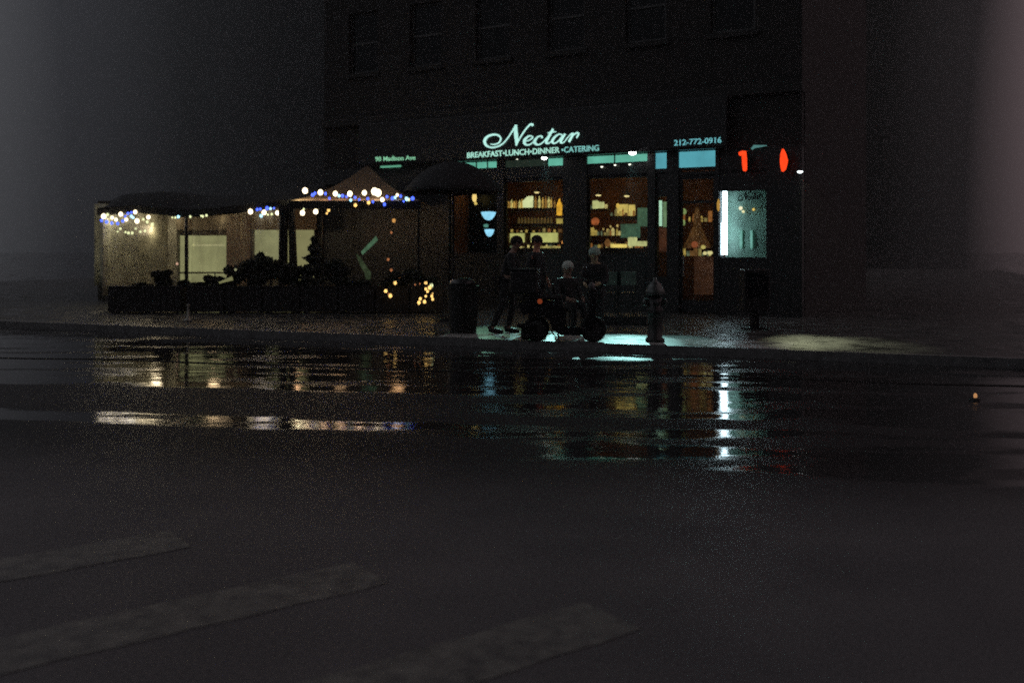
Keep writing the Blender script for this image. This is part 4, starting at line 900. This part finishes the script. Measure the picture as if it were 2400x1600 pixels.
# ------------------------------------------------------------------ people
def person(name_label, base, rz, J, coat_col, trou_col, skin=(.30, .18, .13), hair=(.02, .015, .012), hat=None, scale=1.0, skirt=False, bulk=1.0, bag=None):
    """J = joint positions in a frame facing +X (z up). body: one continuous skinned surface; coat, trousers, shoes and hair are clothing children"""
    rt = empty('person', base, rz); rt.scale = (scale,)*3; tag(rt, name_label, 'person')
    def skin_obj(nm, verts, edges, radii, m, lv=2, root=0):
        me = bpy.data.meshes.new(nm); me.from_pydata([tuple(v) for v in verts], edges, []); o = bpy.data.objects.new(nm, me); COL.objects.link(o); o.parent = rt
        sk = o.modifiers.new('skin', 'SKIN'); sk.use_smooth_shade = True
        ss = o.modifiers.new('sub', 'SUBSURF'); ss.levels = lv; ss.render_levels = lv
        for i, r_ in enumerate(radii): me.skin_vertices[0].data[i].radius = (r_, r_)
        me.skin_vertices[0].data[root].use_root = True
        me.materials.append(m); return o
    V = {k: Vector(v) for k, v in J.items()}
    neck = V['neck']; hp = V['hip']; hd = V['head']
    vs_, es_, rs_ = [], [], []
    def add(p, r_, par=None):
        vs_.append(Vector(p)); rs_.append(r_); i = len(vs_)-1
        if par is not None: es_.append((par, i))
        return i
    h0 = add(hp, .115); w0 = add(hp.lerp(neck, .35), .105, h0); ch = add(hp.lerp(neck, .75), .12, w0); nk = add(neck, .06, ch); hb = add(neck.lerp(hd, .35), .055, nk)
    hm = add(hd, .098, hb); ht = add(hd+(hd-neck).normalized()*.075, .075, hm)
    for sd in ('l', 'r'):
        kh = add(V['hip_'+sd], .085, h0); kn = add(V['knee_'+sd], .055, kh); an = add(V['ankle_'+sd], .038, kn); he = add(V['ankle_'+sd]+Vector((.02, 0, -.05)), .038, an); to = add(V['ankle_'+sd]+Vector((.16, 0, -.065)), .03, he)
        sh = add(V['sho_'+sd], .055, ch); eb = add(V['elb_'+sd], .042, sh); wr = add(V['wri_'+sd], .028, eb)
        d = (V['wri_'+sd]-V['elb_'+sd]).normalized(); sd_ = Vector((0, 1 if sd == 'l' else -1, 0)); pm = add(V['wri_'+sd]+d*.07, .026, wr)
        cr = d.cross(sd_).normalized()
        for f_, L_ in ((-.027, .072), (-.009, .083), (.009, .08), (.027, .062)):
            b1 = add(vs_[pm]+d*.025+cr*f_, .0095, pm); b2 = add(vs_[b1]+d*L_*.55-sd_*.008, .009, b1); add(vs_[b2]+d*L_*.35-sd_*.028, .008, b2)
        tb = add(vs_[wr]+d*.03+cr*.035, .011, wr); add(vs_[tb]+d*.035+cr*.02-sd_*.01, .009, tb)
    skin_obj('body', vs_, es_, rs_, mat('skin_%d' % int(skin[0]*1000), skin, .55))
    # face: nose, eyes, ears, mouth
    q = MB(); q.ball(hd+Vector((.098, 0, -.01)), .017, 8, (1, .7, 1.3)); q.ball(hd+Vector((-.0, .095, -.01)), .025, 8, (.6, .4, 1.1)); q.ball(hd+Vector((-.0, -.095, -.01)), .025, 8, (.6, .4, 1.1)); q.build('ears_and_nose', mat('skin_%d' % int(skin[0]*1000), skin, .55), rt, True)
    q = MB(); q.ball(hd+Vector((.088, .034, .018)), .011, 8); q.ball(hd+Vector((.088, -.034, .018)), .011, 8); q.ball(hd+Vector((.094, 0, -.052)), .016, 8, (.4, 1.3, .35)); q.build('eyes_and_mouth', mat('eye_dark', (.03, .02, .02), .3), rt, True)
    hc = hat or hair
    q = MB(); q.ball(hd+Vector((-.018, 0, .038)), .112, 16, (1.02, .95, .88))
    for v in list(q.bm.verts):
        dz = v.co-hd
        if dz.z < -.02 and dz.x > .0: v.co = hd+Vector((dz.x*.7, dz.y*.85, dz.z*.3))
    q.build('knit_hat' if hat else 'hair', mat('hat_%d' % int(hc[0]*1000), hc, .85, var=.3, scale=40), rt, True)
    # coat
    vs_, es_, rs_ = [], [], []
    b_ = bulk
    h0 = add(hp+Vector((0, 0, -.02)), .150*b_); w0 = add(hp.lerp(neck, .35), .135*b_, h0); ch = add(hp.lerp(neck, .75), .15*b_, w0); nk = add(neck.lerp(hd, -.1), .085, ch)
    if skirt: add(hp.lerp((V['knee_l']+V['knee_r'])/2, .75), .17*b_, h0)
    for sd in ('l', 'r'):
        sh = add(V['sho_'+sd], .078*b_, ch); eb = add(V['elb_'+sd], .062*b_, sh); add(V['wri_'+sd]-(V['wri_'+sd]-V['elb_'+sd]).normalized()*.02, .045*b_, eb)
    skin_obj('coat', vs_, es_, rs_, mat('coat_%d' % int(coat_col[0]*1e4), coat_col, .75, var=.3, scale=8))
    vs_, es_, rs_ = [], [], []
    h0 = add(hp+Vector((0, 0, -.05)), .13)
    for sd in ('l', 'r'):
        a = add(V['hip_'+sd], .10, h0); k_ = add(V['knee_'+sd], .07, a); add(V['ankle_'+sd]+Vector((0, 0, .02)), .055, k_)
    skin_obj('trousers', vs_, es_, rs_, mat('trousers_%d' % int(trou_col[0]*1e4), trou_col, .8))
    for sd in ('l', 'r'):
        A = V['ankle_'+sd]; q = MB(); q.tube([A+Vector((-.05, 0, .04)), A+Vector((-.03, 0, -.03)), A+Vector((.06, 0, -.045)), A+Vector((.15, 0, -.058)), A+Vector((.20, 0, -.06))], [.045, .05, .046, .042, .022], 10); q.build('shoe', mat('shoe_black', (.012, .012, .012), .4), rt, True)
    return rt
DK = (.012, .013, .014)
# standing person, leaning forward slightly, facing the moped
J1 = dict(hip=(-.02, 0, .95), neck=(.12, 0, 1.46), head=(.20, 0, 1.62), hip_l=(0, .10, .90), hip_r=(0, -.10, .90), knee_l=(.10, .11, .50), knee_r=(-.06, -.11, .50), ankle_l=(.02, .11, .085), ankle_r=(-.24, -.11, .09),
          sho_l=(.10, .19, 1.38), sho_r=(.10, -.19, 1.38), elb_l=(.20, .24, 1.10), elb_r=(.16, -.25, 1.10), wri_l=(.36, .14, .98), wri_r=(.34, -.16, .96))
b1 = P(1187, 0, 17.5)
person('standing person in dark coat leaning toward the moped, left of it', (b1.x, 17.5, .13), R(-8), J1, DK, DK, bulk=1.05, scale=1.02)
J2 = dict(hip=(0, 0, .93), neck=(.02, 0, 1.46), head=(.05, 0, 1.63), hip_l=(0, .10, .88), hip_r=(0, -.10, .88), knee_l=(.03, .11, .48), knee_r=(.0, -.11, .48), ankle_l=(0, .11, .085), ankle_r=(-.04, -.11, .085),
          sho_l=(.02, .19, 1.38), sho_r=(.02, -.19, 1.38), elb_l=(.0, .25, 1.10), elb_r=(0, -.25, 1.10), wri_l=(.14, .20, .90), wri_r=(.12, -.22, .88))
b2 = P(1255, 0, 18.9)
person('person with reddish lit cheek standing behind the moped', (b2.x, 18.9, .13), R(-35), J2, DK, DK, skin=(.55, .25, .16), scale=1.03)
J3 = dict(hip=(-.03, 0, .86), neck=(.05, 0, 1.30), head=(.10, 0, 1.45), hip_l=(-.02, .09, .82), hip_r=(-.02, -.09, .82), knee_l=(.06, .10, .46), knee_r=(.0, -.10, .46), ankle_l=(.02, .10, .085), ankle_r=(-.10, -.10, .085),
          sho_l=(.04, .17, 1.22), sho_r=(.04, -.17, 1.22), elb_l=(.10, .22, .97), elb_r=(.10, -.22, .97), wri_l=(.26, .12, .93), wri_r=(.26, -.12, .93))
b3 = P(1396, 0, 16.9)
person('short person in pale knit hat standing behind the moped front', (b3.x, 16.9, .13), R(-110), J3, DK, DK, skin=(.40, .30, .18), hat=(.36, .50, .42), scale=1.0, skirt=True)
# seated person
chair_proto = None
def cafe_chair(loc, rz, label, backm):
    rt = empty('cafe_chair', loc, rz); tag(rt, label, 'chair', 'cafe chairs behind the moped')
    q = MB(); q.box(-.21, -.21, .44, .21, .21, .47, .01); q.build('seat', BLACK, rt)
    q = MB(); q.box(-.235, -.20, .62, -.205, .20, .90, .01); q.build('backrest', backm, rt)
    for sx in (-1, 1):
        for sy in (-1, 1):
            q = MB(); q.tube([(sx*.19, sy*.19, 0), (sx*.18, sy*.18, .44)] if sx > 0 else [(-.24, sy*.19, 0), (-.19, sy*.185, .44), (-.225, sy*.185, .88)], .013, 8); q.build('leg', DARKMETAL, rt)
    return rt
TB = mat('green_backrest', (.11, .19, .15), .5, var=.3, scale=6)
a = P(1430, 636, 19.6); cafe_chair((a.x, 19.6, .13+.18), R(90), 'cafe chair with dim green square back, left of the pair', TB)
a = P(1465, 636, 19.6); cafe_chair((a.x, 19.6, .13+.18), R(90), 'cafe chair with dim green square back, right of the pair', TB)
q = MB(); a = P(1395, 0, 19.6); c = P(1510, 0, 19.6); q.box(a.x, 19.2, .13, c.x, 20.3, .31, .01); tag(q.build('dining_platform', BLACK), 'low black platform carrying the two green-backed chairs', 'platform')
Ys = 17.6; a = P(1330, 0, Ys)
J4 = dict(hip=(-.05, 0, .55), neck=(-.02, 0, 1.03), head=(.03, 0, 1.19), hip_l=(0, .10, .52), hip_r=(0, -.10, .52), knee_l=(.40, .12, .50), knee_r=(.40, -.12, .50), ankle_l=(.42, .12, .085), ankle_r=(.38, -.12, .085),
          sho_l=(-.02, .19, .95), sho_r=(-.02, -.19, .95), elb_l=(.04, .24, .70), elb_r=(.04, -.24, .70), wri_l=(.26, .16, .64), wri_r=(.26, -.16, .64))
cafe_chair((a.x, Ys, .13), R(-60), 'black cafe chair under the seated white-haired person', BLACK)
person('seated white-haired person in dark coat behind the moped', (a.x, Ys, .13), R(-60), J4, DK, DK, hair=(.55, .62, .55), scale=1.0, bulk=.95)

# ------------------------------------------------------------------ moped
mp_ = empty('moped', (0, 0, 0)); Ym = 15.95
mx0 = P(1257, 0, Ym).x; mx1 = P(1391, 0, Ym).x
mp_.location = (mx0, Ym, .13); mp_.rotation_euler = (0, 0, R(-9)); tag(mp_, 'small black moped parked along the kerb with red rear reflector', 'moped')
WBs = mx1-mx0; rw = .215
TYRE = mat('tyre_rubber', (.010, .010, .010), .85); MBODY = mat('moped_body', (.012, .012, .014), .25, var=.3, scale=5)
for x in (0, WBs):
    q = MB(); RX = Matrix.Rotation(R(90), 4, 'X')
    q.lathe([(rw-.07, -.05), (rw-.02, -.055), (rw, -.03), (rw, .03), (rw-.02, .055), (rw-.07, .05), (rw-.075, 0)], (x, 0, rw), 28, RX); wh = q.build('wheel', TYRE, mp_, True)
    q = MB(); q.lathe([(.05, -.04), (.14, -.03), (.142, .03), (.05, .04)], (x, 0, rw), 20, RX); q.build('rim', mat('rim_grey', (.10, .10, .10), .4, .7), wh)
q = MB(); body = [(-.22, .44), (-.26, .62), (-.10, .70), (.42, .68), (.48, .56), (.50, .26), (.78, .24), (.86, .40), (.96, .86), (1.02, .86), (1.0, .40), (.90, .22), (.76, .12), (.44, .12), (.30, .20), (.22, .38), (.05, .45), (-.10, .46)]
q.M = Matrix.Translation((0, -.13, 0)); q.prism([(x, z) for x, z in body], t=.26); q.build('body', MBODY, mp_)
q = MB(); q.box(-.24, -.12, .70, .44, .12, .78, .03); q.build('seat', mat('seat_vinyl', (.014, .013, .013), .5), mp_)
q = MB(); q.tube([(WBs, .07, rw), (WBs-.04, .07, .45), (WBs-.06, 0, .85), (WBs-.10, 0, 1.0)], .022); q.tube([(WBs, -.07, rw), (WBs-.04, -.07, .45), (WBs-.06, 0, .85)], .022); q.build('fork', DARKMETAL, mp_)
q = MB(); q.tube([(WBs-.22, .32, 1.04), (WBs-.12, .12, 1.02), (WBs-.10, 0, 1.0), (WBs-.12, -.12, 1.02), (WBs-.22, -.32, 1.04)], .016); q.build('handlebar', DARKMETAL, mp_)
for sy in (-1, 1):
    q = MB(); q.tube([(WBs-.15, sy*.22, 1.03), (WBs-.15, sy*.25, 1.18)], .006, 6); q.ball((WBs-.15, sy*.25, 1.22), .05, 10, (.3, 1.2, .8)); q.build('mirror', DARKMETAL, mp_)
q = MB(); q.ball((WBs-.03, 0, .92), .08, 12, (.8, 1, 1)); q.build('headlight', mat('lens_grey', (.10, .10, .10), .15), mp_, True)
q = MB(); q.box(-.30, -.06, .56, -.24, .06, .66, .01); q.build('tail_bracket', MBODY, mp_)
q = MB(); a = P(1268, 705, Ym); q.ball((a.x-mx0, -.15, a.z-.13), .045, 10, (1, .4, 1)); q.build('reflector', glow('red_reflector', (.16, .028, .008), 1, var=.4), mp_, True)
q = MB(); q.tube([(.38, -.10, .16), (.40, -.20, 0.005)], .014, 8); q.build('kickstand', DARKMETAL, mp_)
q = MB(); q.box(-.42, -.22, .80, .04, .22, 1.18, .03); q.box(-.43, -.23, 1.182, .05, .23, 1.22, .015); q.build('delivery_box', mat('box_black', (.013, .013, .014), .5), mp_)
q = MB(); q.box(-.25, -.10, .03, -.0, .10, .30, .03); q.tube([(-.15, -.16, .25), (-.30, -.17, .28)], .035); q.build('engine', DARKMETAL, mp_)

# ------------------------------------------------------------------ fire hydrant
Yh = 15.9; a = P(1535, 0, Yh); hy = empty('fire_hydrant', (a.x, Yh, .13)); tag(hy, 'black fire hydrant with flared silver bonnet at the kerb', 'fire hydrant')
HB = mat('hydrant_black', (.012, .012, .012), .5); HS = mat('hydrant_silver', (.09, .10, .095), .38, .6, var=.4, scale=14)
q = MB(); q.lathe([(.16, 0), (.16, .05), (.125, .07), (.115, .45), (.135, .47), (.135, .55), (.115, .57), (.112, .78)], seg=20); q.build('barrel', HB, hy, True)
q = MB(); q.lathe([(.165, .78), (.175, .80), (.165, .85), (.12, .93), (.07, .99), (.035, 1.01), (.03, 1.07), (.0, 1.075)], seg=20); q.build('bonnet', HS, hy, True)
for ang in (180, 0, -90):
    q = MB(); M_ = Matrix.Rotation(R(ang), 4, 'Z') @ Matrix.Rotation(R(90), 4, 'Y'); q.lathe([(.05, .09), (.05, .15), (.062, .155), (.062, .19), (.02, .195), (.02, .215)], (0, 0, .66), 14, M_); q.build('outlet_cap', HS if ang != -90 else HB, hy, True)

# dark litter bin and bags at left of the person: closes the dark gap under the parasol
def bin_(px, Y, label):
    a = P(px, 0, Y); rt = empty('litter_bin', (a.x, Y, .13)); tag(rt, label, 'litter bin')
    q = MB(); q.lathe([(.24, 0), (.25, .03), (.29, .80), (.31, .82), (.31, .86), (.27, .87)], seg=24); q.build('basket', mat('bin_mesh', (.014, .015, .014), .5, .3, var=.4, scale=30), rt)
    q = MB(); q.lathe([(.262, .86), (.24, .95), (.12, 1.0), (.0, 1.01)], seg=20); q.build('liner', mat('bin_liner', (.015, .015, .016), .3), rt, True)
bin_(1085, 17.6, 'round dark litter bin standing below the parasol')

# parked cargo tricycle silhouette at right is too dark to read; a dark planter hides the display window foot
rt = empty('newspaper_box', P(1768, 0, 18.4)); rt.location.z = .13; tag(rt, 'dark newspaper box in front of the lit display window foot', 'newspaper box')
q = MB(); q.box(-.25, -.22, .35, .25, .22, 1.15, .02); q.build('case', BLACK, rt)
q = MB(); q.box(-.20, -.235, .62, .20, -.222, 1.08); q.build('door', DG, rt)
q = MB(); q.box(-.06, -.12, .03, .06, .12, .35); q.box(-.22, -.2, 0, .22, .2, .028); q.build('pedestal', DARKMETAL, rt)

# faint far lamp at the right edge
q = MB(); a = P(2285, 930, 10.6); 
rt = empty('kerb_reflector', (a.x, 10.6, .0)); tag(rt, 'tiny orange reflector stud on the road at the right edge', 'reflector')
q = MB(); q.lathe([(.06, 0.0), (.055, .025), (.03, .03)], seg=14); q.build('base', BLACK, rt)
q = MB(); q.ball((0, -.01, .05), .022, 10, (1, .6, 1.5)); q.build('lens', glow('orange_stud', (.45, .22, .09), 1), rt, True)

# ------------------------------------------------------------------ added haze, a thin grey veil over the view
hz = MB(); hz.box(-60, -3, -1.0, 60, 62, 22)
m = bpy.data.materials.new('mist'); m.use_nodes = True; n = m.node_tree; n.nodes.clear()
o_ = n.nodes.new('ShaderNodeOutputMaterial'); pv = n.nodes.new('ShaderNodeVolumePrincipled'); pv.inputs['Density'].default_value = .0009; pv.inputs['Color'].default_value = (.9, .92, .95, 1); pv.inputs['Anisotropy'].default_value = .35
n.links.new(pv.outputs[0], o_.inputs['Volume'])
HAZE = hz.build('haze', m); tag(HAZE, 'thin added veil of mist over the street', None, None, 'stuff')
